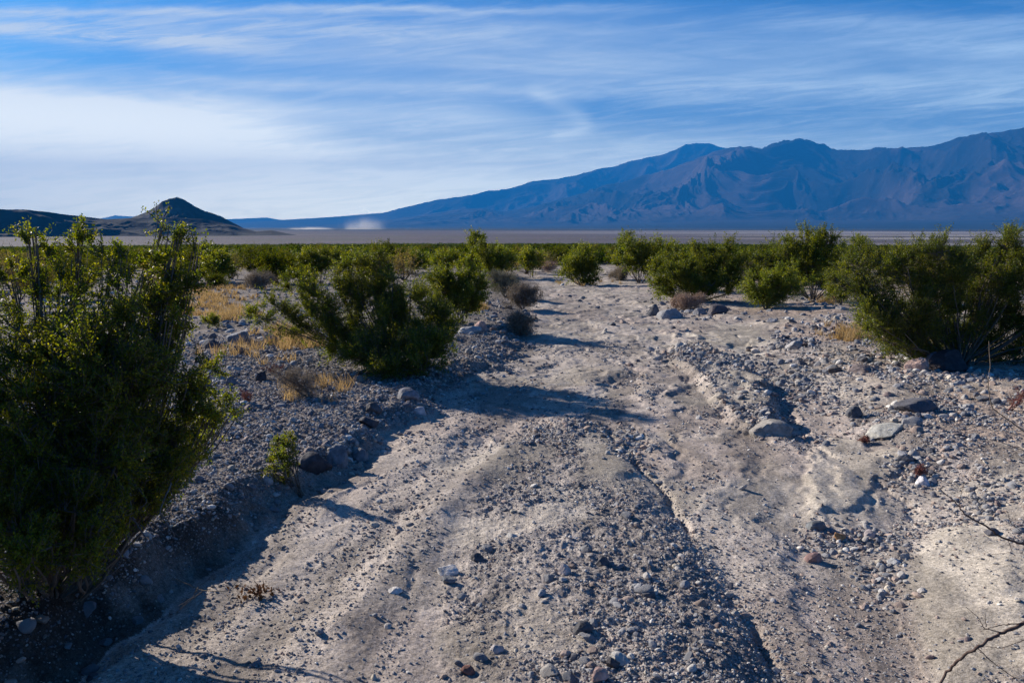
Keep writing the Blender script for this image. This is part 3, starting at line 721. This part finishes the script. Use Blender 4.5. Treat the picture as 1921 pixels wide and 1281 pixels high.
def shrub(name, Yd, ub, lob, nleaf, lsize, label, cat='shrub', palette=GREENS, group=None, leafmat=None, depth=1.0, twl=.16, lift=0, vb=None, fat=1.17, **kw):
    """lob: crown clumps as seen (u, v, ru, rv [, depth offset m])"""
    if vb: Yd = float(hit(ub, vb)[1])
    X0 = ray(ub, HOR)[0]/ray(ub, HOR)[1]*Yd; z0 = H(X0, Yd)
    print(name, ub, round(Yd, 2))
    loc = np.array([X0, Yd, z0-.03+lift]); L = []
    for q in lob:
        u, v, ru, rv = q[:4]; dy = q[4] if len(q) > 4 else float(rng.uniform(-.5, .5))*ru/FPX*Yd*1.0
        c = at(u, v, Yd+dy)-loc; s = (Yd+dy)/FPX/.98
        L.append((*c, ru*s*.86*fat, (ru+rv)/2*s*depth*fat, rv*s*.86*fat))
    st, fo = shrub_parts((0, 0, 0), L, nleaf, lsize, palette, twl, **kw)
    e = bpy.data.objects.new(name, None); col.objects.link(e); e.location = loc; e.empty_display_size = .2; tag(e, label, cat, group)
    obj('branches', mesh('branches', *st[:2], M_bark, st[2]), e)
    obj('foliage', mesh('foliage', *fo[:2], leafmat or M_leaf, fo[2]), e)
    return e
B = [
 # the big bush at the left edge
 dict(name='creosote_bush', Yd=3.15, ub=60, nleaf=290000, lsize=.0118, twl=.12, label='large dark green creosote bush filling the left edge, closest to the viewer', lob=[
  (63,472,32,40,.15),(60,442,14,22,.15),(151,470,26,38,.2),(149,440,10,18,.2),(210,492,24,34,.1),(246,508,36,36,0),(318,480,34,44,.1),(306,428,14,28,.1),(330,455,16,24,.1),(369,478,12,34,.15),(340,530,36,36,.1),
  (20,530,34,40,.2),(110,560,70,60,.1),(228,570,90,62,0),(316,560,40,42,.1),(60,640,90,80,-.1),(190,680,120,90,-.15),(340,690,50,45,0),(300,600,50,50,0),(250,740,100,80,-.1),
  (90,760,110,90,-.25),(370,770,58,42,.1),(290,840,90,60,-.05),(180,850,110,80,-.25),(60,880,100,80,-.35),(330,890,50,40,0),(-60,620,90,90,0),(-80,780,110,100,-.2),(-60,900,110,90,-.3),(230,930,80,40,-.1),(120,960,90,50,-.5),(20,980,90,60,-.6),(290,890,60,46,-.1),(230,950,70,40,-.35),(330,850,50,50,.05),(60,1040,90,40,-.7),(160,1010,60,30,-.6),(380,800,40,36,.15),(385,690,34,34,.15),(425,772,34,26,.25),(330,600,36,30,.1),(-200,700,110,130,-.2),(-220,900,110,100,-.4),(-120,1000,90,60,-.5)]),
 dict(name='creosote_bush', Yd=2.0, ub=-420, nleaf=60000, lsize=.014, twl=.12, label='part of a second creosote bush crowding the lower left corner beside the big one', lob=[(-420,700,140,160,0),(-300,820,130,120,.1),(-250,950,120,100,.1),(-450,950,160,120,0),(-150,1040,90,70,.1),(-60,1100,70,50,.1),(-560,800,130,130,0)]),
 dict(name='creosote_sprig', Yd=4.42, ub=548, vb=915, nleaf=5200, lsize=.013, twl=.07, palette=YGREENS, label='small bright yellow-green leafy sprig growing out of the left bank edge', lob=[(528,845,30,28),(520,872,24,20),(488,905,14,22),(548,830,16,16)]),
 dict(name='creosote_bush', Yd=9.3, ub=745, fat=1.05, nleaf=190000, lsize=.018, label='wide spreading green creosote bush beside the bend of the wash, shadow across the channel', lob=[
  (478,590,26,28),(520,585,36,40),(555,540,34,30),(545,520,20,16),(600,560,40,40),(590,600,30,36),(650,500,42,26),(690,500,46,30),(640,560,50,44),(710,570,60,46),(770,560,50,44),(750,520,30,26),(800,610,50,44),(830,580,26,30),(735,635,80,50),(655,640,56,42),(620,630,36,30),(790,660,54,40,-.5),(720,670,74,34,-.6),(800,685,44,24,-.8),(660,660,44,26,-.5),(740,690,60,18,-.8),(820,650,30,40,-.4),(840,640,24,40),(700,480,30,16)]),
 dict(name='creosote_bush', Yd=13.0, ub=862, vb=606, nleaf=60000, lsize=.026, label='dense green bush standing behind the right end of the wide spreading bush', lob=[(860,535,40,34),(820,540,26,30),(890,545,24,34),(870,505,24,14),(825,515,24,14),(860,570,44,22)]),
 dict(name='creosote_bush', Yd=26., ub=1092, vb=534, nleaf=26000, lsize=.05, twl=.3, label='bright green bush at the far end of the wash, left of the dry brown mound', lob=[(1090,500,34,26),(1065,508,18,18),(1115,492,20,18),(1090,478,22,12),(1100,522,28,10)]),
 dict(name='creosote_bush', Yd=17.5, ub=1300, vb=566, nleaf=80000, lsize=.034, twl=.22, label='broad dark green bush above the grey boulders on the right side of the wash', lob=[(1222,515,24,26),(1225,535,18,14),(1280,495,40,30),(1330,480,36,26),(1300,525,54,30),(1360,515,38,34),(1355,470,30,20),(1270,520,34,30),(1385,500,18,20),(1320,545,50,16),(1260,545,36,14),(1380,540,26,16),(1400,490,16,18)]),
 dict(name='creosote_bush', Yd=33., ub=1200, nleaf=20000, lsize=.06, twl=.35, label='olive bush standing behind the left end of the broad dark green bush', lob=[(1200,475,40,22),(1165,480,22,20),(1240,470,24,18),(1200,492,36,10),(1175,452,10,9)]),
 dict(name='creosote_bush', Yd=15.5, ub=1445, vb=578, nleaf=40000, lsize=.030, twl=.2, palette=np.vstack([GREENS, YGREENS[:2]]), label='low round yellow-green bush left of the taller arching one', lob=[(1425,540,36,28),(1460,530,36,28),(1445,555,42,18),(1495,525,24,26)]),
 dict(name='creosote_bush', Yd=18.5, ub=1530, vb=562, nleaf=60000, lsize=.036, twl=.24, label='tall arching bush with visible pale limbs, top standing above the plain', lob=[(1435,485,28,18),(1465,470,26,20),(1505,462,32,24),(1545,458,26,26),(1510,448,14,18),(1550,442,12,14),(1590,468,24,18),(1530,495,44,26),(1490,495,28,22),(1610,455,12,12)]),
 dict(name='creosote_bush', Yd=10.8, ub=1590, vb=572, nleaf=20000, lsize=.024, label='small thin bush tucked behind the left side of the big right bush', lob=[(1565,530,24,18),(1590,545,28,16),(1560,548,16,10)]),
 dict(name='creosote_bush', Yd=8.6, ub=1815, vb=684, nleaf=340000, fat=1.28, lsize=.017, label='big spreading creosote bush at the right edge shading the boulders', lob=[
  (1600,500,36,32),(1625,525,36,34),(1670,490,46,28),(1720,480,46,26),(1690,530,52,40),(1760,520,60,44),(1780,480,50,28),(1830,500,56,44),(1870,470,44,30),(1895,445,26,18),(1905,500,40,50),(1735,570,54,40),(1800,580,64,46),(1860,570,56,50),(1635,600,32,20),(1660,620,36,24),(1685,650,22,22,.0),(1790,625,60,28,.3),(1860,625,56,30,.3),(1930,580,50,60),(1720,620,36,28),(1860,655,60,18,.2),(1690,600,40,30),(1930,660,60,24),(2010,520,80,80),(1980,610,70,50),(1585,520,26,22),(1640,560,34,28),(1632,592,40,30,-.1),(1662,625,46,28,-.1),(1705,590,50,40,-.1),(1700,650,30,20,-.1),(1750,640,40,24,.1)]),
 dict(name='creosote_bush', Yd=30., ub=405, nleaf=14000, lsize=.05, twl=.3, label='dark bush right of the top of the big left bush', lob=[(405,500,30,22),(395,482,16,12),(420,495,16,18)]),
 dict(name='creosote_bush', Yd=36., ub=928, nleaf=16000, lsize=.06, twl=.35, label='dark rounded bush under the lone tree-like bush', lob=[(925,482,34,18),(905,475,18,14),(945,490,20,14),(925,495,30,8)]),
 dict(name='creosote_bush', Yd=38., ub=996, nleaf=9000, lsize=.06, twl=.3, label='small round bush between the dark rounded bush and the bright green one', lob=[(996,486,22,15),(985,492,12,10)]),
 dict(name='creosote_bush', Yd=42., ub=778, nleaf=9000, lsize=.06, twl=.3, label='small round dark bush on the plain above the wide spreading bush', lob=[(778,490,22,13),(770,480,12,8)]),
 dict(name='creosote_bush', Yd=40., ub=830, nleaf=9000, lsize=.06, twl=.3, label='low wide green bush right of the small round dark one', lob=[(830,487,26,10),(845,484,16,10)]),
 dict(name='desert_tree', Yd=75., ub=892, nleaf=5000, lsize=.11, twl=.4, cat='tree', label='lone tree-like bush poking above the green plain left of centre', lob=[(884,441,7,6),(897,444,11,8),(890,455,12,7)]),
 dict(name='desert_tree', Yd=85., ub=1176, nleaf=3500, lsize=.11, twl=.4, cat='tree', label='pale thin tree-like bush poking above the plain right of centre', lob=[(1176,443,10,6),(1170,455,10,7)]),
 dict(name='creosote_bush', Yd=30., ub=600, nleaf=16000, lsize=.05, twl=.3, label='bright green low bush left behind the wide spreading bush', lob=[(590,490,30,14),(620,485,20,12),(570,487,14,10)]),
 dict(name='creosote_bush', Yd=9.6, ub=398, vb=618, nleaf=3500, lsize=.02, twl=.1, palette=YGREENS, label='tiny green bush in the dry grass right of the big left bush', lob=[(398,600,20,10)]),
]
for b_ in B: shrub(**b_)
# dry rounded shrubs
DRY = np.array([[.24, .20, .16], [.19, .16, .13], [.28, .24, .19]]); DRYG = np.array([[.20, .20, .14], [.16, .165, .125], [.24, .22, .16]]); DRYP = np.array([[.34, .25, .20], [.28, .20, .17], [.38, .29, .23]])
def dry(Yd, ub, lob, n, ls, label, pal_, name='dry_shrub', cat='dry shrub', **kw):
    return shrub(name, Yd, ub, lob, n, ls, label, cat, pal_, leafmat=M_dry, aspect=.10, twigr=.0012, upb=.5, barkc=(.16, .13, .11), **kw)
dry(15.2, 948, [(938,528,36,20),(960,540,34,20)], 16000, .07, 'pale olive dry shrub, farther of the mounds beside the wash', DRYG, vb=558, twl=.12)
dry(14.0, 980, [(985,556,38,20),(965,560,30,16)], 14000, .07, 'dark brown dry shrub in the middle of the mounds beside the wash', DRY, vb=582, twl=.12)
dry(11.6, 975, [(974,605,26,22),(985,612,22,16)], 11000, .05, 'grey dry twiggy shrub casting a blue shadow onto the wash', DRY, vb=628, twl=.10)
dry(21., 488, [(488,527,28,12)], 8000, .09, 'grey-brown domed dry shrub on left plain', DRY, vb=542, twl=.15)
dry(24., 558, [(562,508,22,11)], 6000, .1, 'grey-green domed dry shrub behind the left arm of the middle bush', DRYG, vb=520, twl=.15)
dry(25., 1165, [(1160,515,24,9)], 7000, .1, 'brown dry mound right of the bright green bush', DRY, vb=526, twl=.15)
dry(14.2, 1294, [(1296,566,28,11),(1275,568,16,9)], 9000, .07, 'pinkish dry shrub at the foot of the broad dark green bush', DRYP, vb=580, twl=.10)
dry(31., 1030, [(1033,500,16,7)], 4000, .1, 'straw-coloured dry tuft left of the bright green bush', DRYP, vb=510, twl=.12)
dry(5.0, 565, [(565,715,40,30),(535,705,30,20)], 3500, .035, 'thin grey dry weed on the gravelly left bank', DRY, vb=745, twl=.08)
# dead bare shrub at far left
def bare(name, label, cat, loc, paths, c=(.12, .09, .07), side=6, twigs=(), tint_=None):
    """paths: [(list of 3d points relative to loc, r0, r1)] smooth limbs joined in one mesh"""
    arr = []
    for pts, r0, r1 in paths:
        pts = np.array(pts, float); n = max(8, len(pts)*6)
        t = np.linspace(0, len(pts)-1, n); P = np.stack([np.interp(t, range(len(pts)), pts[:, i]) for i in range(3)], 1)
        for _ in range(2): P[1:-1] = (P[:-2]+2*P[1:-1]+P[2:])/4
        P[1:-1] += rng.normal(0, max(r0*.25, .0006), (n-2, 3))
        arr.append(tubes(P[None], np.linspace(r0, r1, n)[None]*rng.uniform(.88, 1.12, (1, n)), side, c))
    V, F, T = rep(arr); return tag(obj(name, mesh(name, V, F, M_bark, T, True), loc=loc), label, cat)
def px_paths(Yd, loc, specs):
    out = []
    for pts, r0, r1 in specs: out.append(([at(u, v, Yd+dy)-loc for u, v, dy in pts], r0, r1))
    return out
loc = np.array([at(15, 640, 7.0)[0], 7.0, H(at(15, 640, 7.0)[0], 7.0)])
sp = [([(30,640,0),(32,590,0),(22,550,.1),(8,520,.1),(-5,490,0)], .012, .004), ([(32,590,0),(40,550,.1),(30,520,0),(38,480,.1)], .008, .003), ([(22,550,.1),(5,560,0),(-15,540,0)], .006, .003), ([(35,570,0),(55,540,.1),(60,500,0)], .006, .002), ([(8,520,.1),(15,490,0),(10,465,0)], .004, .0015)]
for k in range(26):
    u = rng.uniform(-15, 60); v = rng.uniform(470, 570); sp.append(([(u, v, 0), (u+rng.uniform(-14, 14), v-rng.uniform(12, 34), rng.uniform(-.1, .1))], .0025, .001))
bare('bare_shrub', 'dead leafless dark shrub showing behind the left edge of the big bush', 'bare shrub', loc, px_paths(7.0, loc, sp), (.07, .055, .05))
# reaching branches on the right
def branch(Yd, specs, label, name='bare_branch', cat='branch', c=(.10, .07, .06)):
    u, v, dy = specs[0][0][0]; loc = at(u, v, Yd+dy)
    bare(name, label, cat, loc, px_paths(Yd, loc, specs), c)
branch(2.35, [([(2060,1105,.1),(1921,1170,0),(1870,1190,0),(1835,1215,-.05),(1800,1235,0),(1775,1262,.05),(1752,1300,0)], .0062, .0035), ([(1880,1186,0),(1845,1178,0),(1838,1160,.02),(1812,1138,0)], .0016, .0008), ([(1921,1168,0),(1880,1172,0),(1845,1180,0)], .0018, .001), ([(1850,1175,0),(1848,1150,0)], .0012, .0006), ([(1835,1216,0),(1860,1240,0),(1900,1270,0),(1930,1275,0)], .0016, .0008), ([(1921,1200,0),(1880,1215,0),(1850,1212,0)], .0012, .0006)], 'thick bare branch arching in at the bottom right corner')
branch(3.3, [([(2030,1055,.1),(1921,1022,0),(1880,1008,0),(1845,985,0),(1810,965,0),(1792,940,0),(1760,915,.05)], .0065, .0015), ([(1800,950,0),(1802,930,0),(1808,908,0)], .0015, .0007), ([(1921,1000,0),(1895,980,0),(1890,960,0)], .0014, .0007), ([(1890,1010,0),(1900,1035,0),(1860,1040,.05),(1820,1018,.05)], .0013, .0006)], 'bare branch reaching in from the right edge above the pale mud slope')
branch(5.2, [([(2000,850,0),(1921,810,0),(1895,790,0),(1860,765,0),(1853,720,0),(1858,690,0),(1855,640,0)], .005, .0018), ([(1921,845,0),(1880,830,0),(1850,822,0)], .003, .0012)], 'thin pale bare stalk curving up in front of the right bush', c=(.20, .16, .12))
branch(3.05, [([(330,1085,.1),(380,1108,0),(430,1108,-.05),(452,1080,0)], .0022, .001), ([(380,1108,0),(345,1135,0),(330,1150,0)], .0018, .0008), ([(372,1100,0),(362,1120,0),(335,1136,0)], .0015, .0008)], 'dry forked twig hanging off the left bank edge', c=(.2, .16, .12))
# dead sprig with curled brown leaves on the sand
X0, Y0 = hit(482, 1118); loc = np.array([X0, Y0, H(X0, Y0)]); pr = []
for k in range(9):
    a = rng.uniform(0, 6.28); e = rng.uniform(.03, .09); pr.append(([(0, 0, .005), (math.cos(a)*e*.6, math.sin(a)*e*.5, rng.uniform(.015, .05)), (math.cos(a+.5)*e, math.sin(a+.5)*e*.8, rng.uniform(.005, .06))], .0028, .0012))
e = bare('dead_sprig', 'small dead brown sprig lying on the sunlit sand near the left bank', 'sprig', loc, pr, (.14, .07, .04))
Pp = rng.normal(0, 1, (90, 3))*np.array([.045, .03, .012])+np.array([0, 0, .02])
V, F, T = leaves(Pp, .026, np.tile([.17, .08, .035], (90, 1)), aspect=.45)
obj('leaves', mesh('leaves', V, F, M_dry, T), e)
# exposed roots at the foot of the big bush
loc = at(90, 1000, 2.95); sp = []
for k in range(26):
    u = rng.uniform(-60, 330); v = rng.uniform(880, 980); du = rng.uniform(-30, 30); L_ = rng.uniform(60, 170)
    sp.append(([(u, v, rng.uniform(-.1, .2)), (u+du, v+L_*.4, -.05), (u-du*.4, v+L_*.7, -.06), (u+du*1.2, v+L_, -.05)], rng.uniform(.002, .0045), .001))
bare('dry_stem_tangle', 'tangle of dry pale stems hanging under the big left bush', 'dry stems', loc, px_paths(2.95, loc, sp), (.15, .13, .12))

# red dried plants
REDP = np.array([[.22, .09, .08], [.17, .07, .065], [.24, .14, .11]])
for Yd, u, v, rx, rz, lab in [(7.0, 512, 690, 26, 9, 'low red dried plant on the left bank beside the black round rock'), (5.9, 462, 740, 18, 14, 'reddish dried plant at the right edge of the big left bush'), (5.6, 1912, 745, 22, 26, 'reddish dried plant at the right edge below the right bush'), (4.6, 1728, 880, 9, 13, 'small rusty dry sprig above the white egg-like stone'), (5.6, 1626, 825, 8, 8, 'tiny dark red plant below the pale flat slab')]:
    X0, Y0 = hit(u, v+rz); shrub('red_dried_plant', Y0, u, [(u, v, rx, rz)], 500, .014, lab, 'dried plant', REDP, leafmat=M_dry, twl=.03, aspect=.4, twigr=.001, barkc=(.2, .08, .07))
# straw grass patches: uncountable
def grass(patches, label, n):
    P = []; Hh = []
    for u, v, ru, rv, wgt in patches:
        k = int(n*wgt); us = u+rng.normal(0, .5, k)*ru; vs = v+rng.normal(0, .5, k)*rv
        tuft = max(3, k//28); cu = u+rng.normal(0, .5, tuft)*ru; cv = v+rng.normal(0, .5, tuft)*rv
        for a_, b2 in zip(cu, cv):
            x0, y0 = p0(a_, b2); kk = 28; P.append(np.stack([x0+rng.normal(0, .035, kk), y0+rng.normal(0, .035, kk)], 1))
    P = np.concatenate(P); n = len(P); z = terrain(P[:, 0], P[:, 1])
    S0 = np.column_stack([P, z-.005]); ln = rng.uniform(.06, .20, n); d = rot_rand(n)*.6; d[:, 2] = 1; d /= np.linalg.norm(d, axis=1)[:, None]
    side = rot_rand(n); side[:, 2] = 0; side *= .0028*np.clip(P[:, 1:]/7, .7, 3)
    V = np.stack([S0-side, S0+side, S0+d*ln[:, None]*.6+side*.7, S0+d*ln[:, None]*.6-side*.7, S0+d*ln[:, None]+rng.normal(0, .012, (n, 3))], 1).reshape(-1, 3)
    i = np.arange(n)[:, None]*5
    c = np.array([[.40, .285, .150], [.33, .235, .12], [.42, .32, .19]])[rng.integers(0, 3, n)]*rng.uniform(.8, 1.15, (n, 1))
    tag(obj('dry_grass', mesh('dry_grass', V, [i+np.array([[0, 1, 2, 3]]), i+np.array([[3, 2, 4]])], M_straw, np.repeat(c, 5, 0))), label, 'grass', kind='stuff')
grass([(400,585,80,30,.2),(380,560,60,24,.14),(470,690,90,30,.05),(600,760,80,30,.03),(620,500,90,16,.05),(420,545,50,10,.1),(540,655,40,14,.12),(560,668,40,10,.08),(1592,640,30,12,.1),(1740,648,30,10,.08),(1700,660,60,10,.06),(1560,570,50,8,.05),(430,615,30,10,.06),(900,588,10,8,.03),(1100,530,80,6,.03),(480,500,60,8,.06),(520,470,30,5,.04)],
      'tufts of straw-coloured dry grass between the bushes', 15000)

# ------------------------------------------------------------------ plain bushes (each one counted) + far scrub mass
protos = []
for k in range(9):
    L = []; nl = int(rng.integers(4, 8)); wd = rng.uniform(.5, .8); ht = rng.uniform(1.0, 1.35)
    for j in range(nl):
        a = rng.uniform(0, 6.28); rr_ = wd*rng.uniform(.1, .75); L.append((rr_*math.cos(a), rr_*math.sin(a), ht*rng.uniform(.4, .72), rng.uniform(.25, .42), rng.uniform(.25, .42), rng.uniform(.25, .42)))
    st, fo = shrub_parts((0, 0, 0), L, [6500, 6500, 6500, 6500, 4500, 6000, 2600, 3000, 6500][k], .055, [GREENS*.52, GREENS*.66, GREENS*.42, GREENS*.52, np.array([[.075, .08, .025], [.10, .095, .03]]), GREENS*.8, DRY*.7, DRYG*.6, GREENS*.6][k], .3)
    V, F, T = rep([(st[0], st[1], st[2]), (fo[0], fo[1], fo[2])])
    protos.append(mesh('bush', V, F, M_leaf_far, T))
placed = [(X_, Y_) for X_, Y_ in [(p.location.x, p.location.y) for p in bpy.data.objects if p.name.startswith(('creosote', 'dry_shrub', 'desert'))]]
cnt = 0; tries = 0
while cnt < 285 and tries < 20000:
    tries += 1
    a = R(rng.uniform(-36, 36)); r_ = math.exp(rng.uniform(math.log(24), math.log(88)))
    x_, y_ = r_*math.sin(a), r_*math.cos(a); u = 960+FPX*x_/y_
    if rng.random() > .30+r_/80: continue
    if r_ < 28 and 300 < u < 640 : continue
    if r_ < 38 and 640 < u < 1250 and not (u < 760): continue
    if r_ < 26 and u > 1250: continue
    
    if any((x_-q[0])**2+(y_-q[1])**2 < (1.25+r_*.008)**2 for q in placed): continue
    placed.append((x_, y_)); o = bpy.data.objects.new('desert_bush', protos[int(rng.integers(0, 9))]); col.objects.link(o)
    s = rng.choice([rng.uniform(.55, .85), rng.uniform(.9, 1.15), rng.uniform(1.1, 1.35)]); o.location = (x_, y_, H(x_, y_)-.04); o.scale = (s*rng.uniform(.95, 1.3), s*rng.uniform(.95, 1.3), s*.92); o.rotation_euler = (0, 0, rng.uniform(0, 6.28)); cnt += 1
    side = 'left part' if u < 640 else ('middle' if u < 1280 else 'right part')
    band = 'nearer' if r_ < 60 else 'farther'
    tag(o, f'desert bush among the {band} bushes scattered over the {side} of the plain', 'shrub', f'{band} bushes on the {side} of the plain')
# far scrub
n = 21000; a = np.radians(rng.uniform(-42, 42, n)); r_ = 58*np.exp(rng.random(n)**.82*math.log(980/58)); x = r_*np.sin(a); y = r_*np.cos(a)
keep = r_ < 935+150*(fbm(np.degrees(a)*.35, r_*0, 3, 75)-.5); x = x[keep]; y = y[keep]; r_ = r_[keep]; n = len(x)
z = terrain(x, y); per = 56; ii = np.repeat(np.arange(n), per); d = rot_rand(n*per)*rng.uniform(.35, 1, (n*per, 1))**.6
sc = np.clip(r_/200, .8, 1.5)*rng.uniform(.6, 1.1, n); hh = rng.uniform(.75, 1.25, n)*np.where(rng.random(n) < .05, 1.35, 1)
Pp = np.stack([x[ii]+d[:, 0]*sc[ii]*.95, y[ii]+d[:, 1]*sc[ii]*.95, z[ii]+hh[ii]*(.55+.5*d[:, 2])], 1)
cc = GREENS[rng.integers(0, 5, n)][ii]*np.array([.42, .50, .62])*rng.uniform(.7, 1.1, (n, 1))[ii]
V, F, T = leaves(Pp, .30, cc, aspect=.6)
tag(obj('scrub', mesh('scrub', V, F, M_leaf_far, T)), 'dense low green scrub covering the plain as far as the pale playa', 'scrub', kind='stuff')
# sparse pale scrub line at the playa edge
n = 1500; a = np.radians(rng.uniform(-42, 42, n)); r_ = rng.uniform(930, 1900, n); x = r_*np.sin(a); y = r_*np.cos(a)
per = 14; ii = np.repeat(np.arange(n), per); d = rot_rand(n*per); Pp = np.stack([x[ii]+d[:, 0]*1.3, y[ii]+d[:, 1]*1.3, PLZ+.5+.45*d[:, 2]], 1)
V, F, T = leaves(Pp, .5, np.tile([.085, .09, .035], (n*per, 1)), aspect=.6)
tag(obj('playa_scrub', mesh('playa_scrub', V, F, M_leaf, T)), 'sparse low scrub dotting the near edge of the pale playa', 'scrub', kind='stuff')

# ------------------------------------------------------------------ dust plumes on the playa
def dust(u0, u1, vt, vb, Yd, dens, label, seed):
    A_ = at(u0, vb, Yd); B_ = at(u1, vb, Yd); top = at(u0, vt, Yd)[2]; zb = PLZ
    bm = bmesh.new(); bmesh.ops.create_icosphere(bm, subdivisions=3, radius=1)
    w_ = (B_[0]-A_[0])/2; h_ = (top-zb)
    for v in bm.verts:
        n_ = 1+.15*math.sin(v.co.x*5+seed)+.1*math.sin(v.co.z*7+seed*2)
        v.co = Vector((v.co.x*w_*n_, v.co.y*w_*.6, max(v.co.z, -.05)*h_*(1+.1*math.sin(v.co.x*6+seed))))
    me = bpy.data.meshes.new('dust_plume'); bm.to_mesh(me); bm.free()
    m = bpy.data.materials.new('dust_volume'); m.use_nodes = True; nt = m.node_tree; nt.nodes.clear(); g = G(nt)
    pv = N(nt, 'ShaderNodeVolumePrincipled'); pv.inputs['Color'].default_value = (.93, .92, .90, 1); pv.inputs['Anisotropy'].default_value = .45
    t = N(nt, 'ShaderNodeTexCoord'); sp_ = N(nt, 'ShaderNodeSeparateXYZ'); nt.links.new(t.outputs['Object'], sp_.inputs[0])
    mp = N(nt, 'ShaderNodeMapping'); mp.inputs['Scale'].default_value = (1/w_, 1/w_, 1/h_*.45); nt.links.new(t.outputs['Object'], mp.inputs[0])
    nz = g.noise(mp.outputs[0], 2.2, 4, .6)
    xr = g.m('ABSOLUTE', g.m('DIVIDE', sp_.outputs[0], w_)); zr = g.m('DIVIDE', sp_.outputs[2], h_)
    fall = g.m('MULTIPLY', g.ss(xr, .95, .05), g.m('POWER', g.ss(zr, .9, -.1), 2.0))
    dn = g.m('MULTIPLY', g.m('MULTIPLY', fall, g.ss(nz, .38, .62)), dens)
    nt.links.new(dn, pv.inputs['Density'])
    out = N(nt, 'ShaderNodeOutputMaterial'); nt.links.new(pv.outputs[0], out.inputs['Volume'])
    me.materials.append(m); tag(obj('dust_plume', me, loc=((A_[0]+B_[0])/2, Yd, zb+2)), label, 'dust plume')
dust(520, 640, 423, 431, 6000, .009, 'low bright white dust cloud at the foot of the volcanic hill', 1)
dust(625, 735, 392, 431, 6000, .0080, 'tall faint column of dust rising from the playa', 2)

# ------------------------------------------------------------------ haze
HZ = dict(x0=-29500, x1=29500, y0=-29500, y1=29500, z0=PLZ-1.0-3.5, z1=2250)
bm = bmesh.new(); bmesh.ops.create_cube(bm, size=1)
for v in bm.verts:
    v.co = Vector((HZ['x1'] if v.co.x > 0 else HZ['x0'], HZ['y1'] if v.co.y > 0 else HZ['y0'], HZ['z1'] if v.co.z > 0 else HZ['z0']))
me = bpy.data.meshes.new('haze'); bm.to_mesh(me); bm.free()
m = bpy.data.materials.new('haze_air'); m.use_nodes = True; nt = m.node_tree; nt.nodes.clear()
pv = N(nt, 'ShaderNodeVolumePrincipled'); pv.inputs['Color'].default_value = (.02, .27, .80, 1); pv.inputs['Density'].default_value = 6.6e-5
pv.inputs['Anisotropy'].default_value = 0.0
out = N(nt, 'ShaderNodeOutputMaterial'); nt.links.new(pv.outputs[0], out.inputs['Volume'])
me.materials.append(m); tag(obj('haze', me), 'thin blue desert haze', 'haze', kind='stuff')
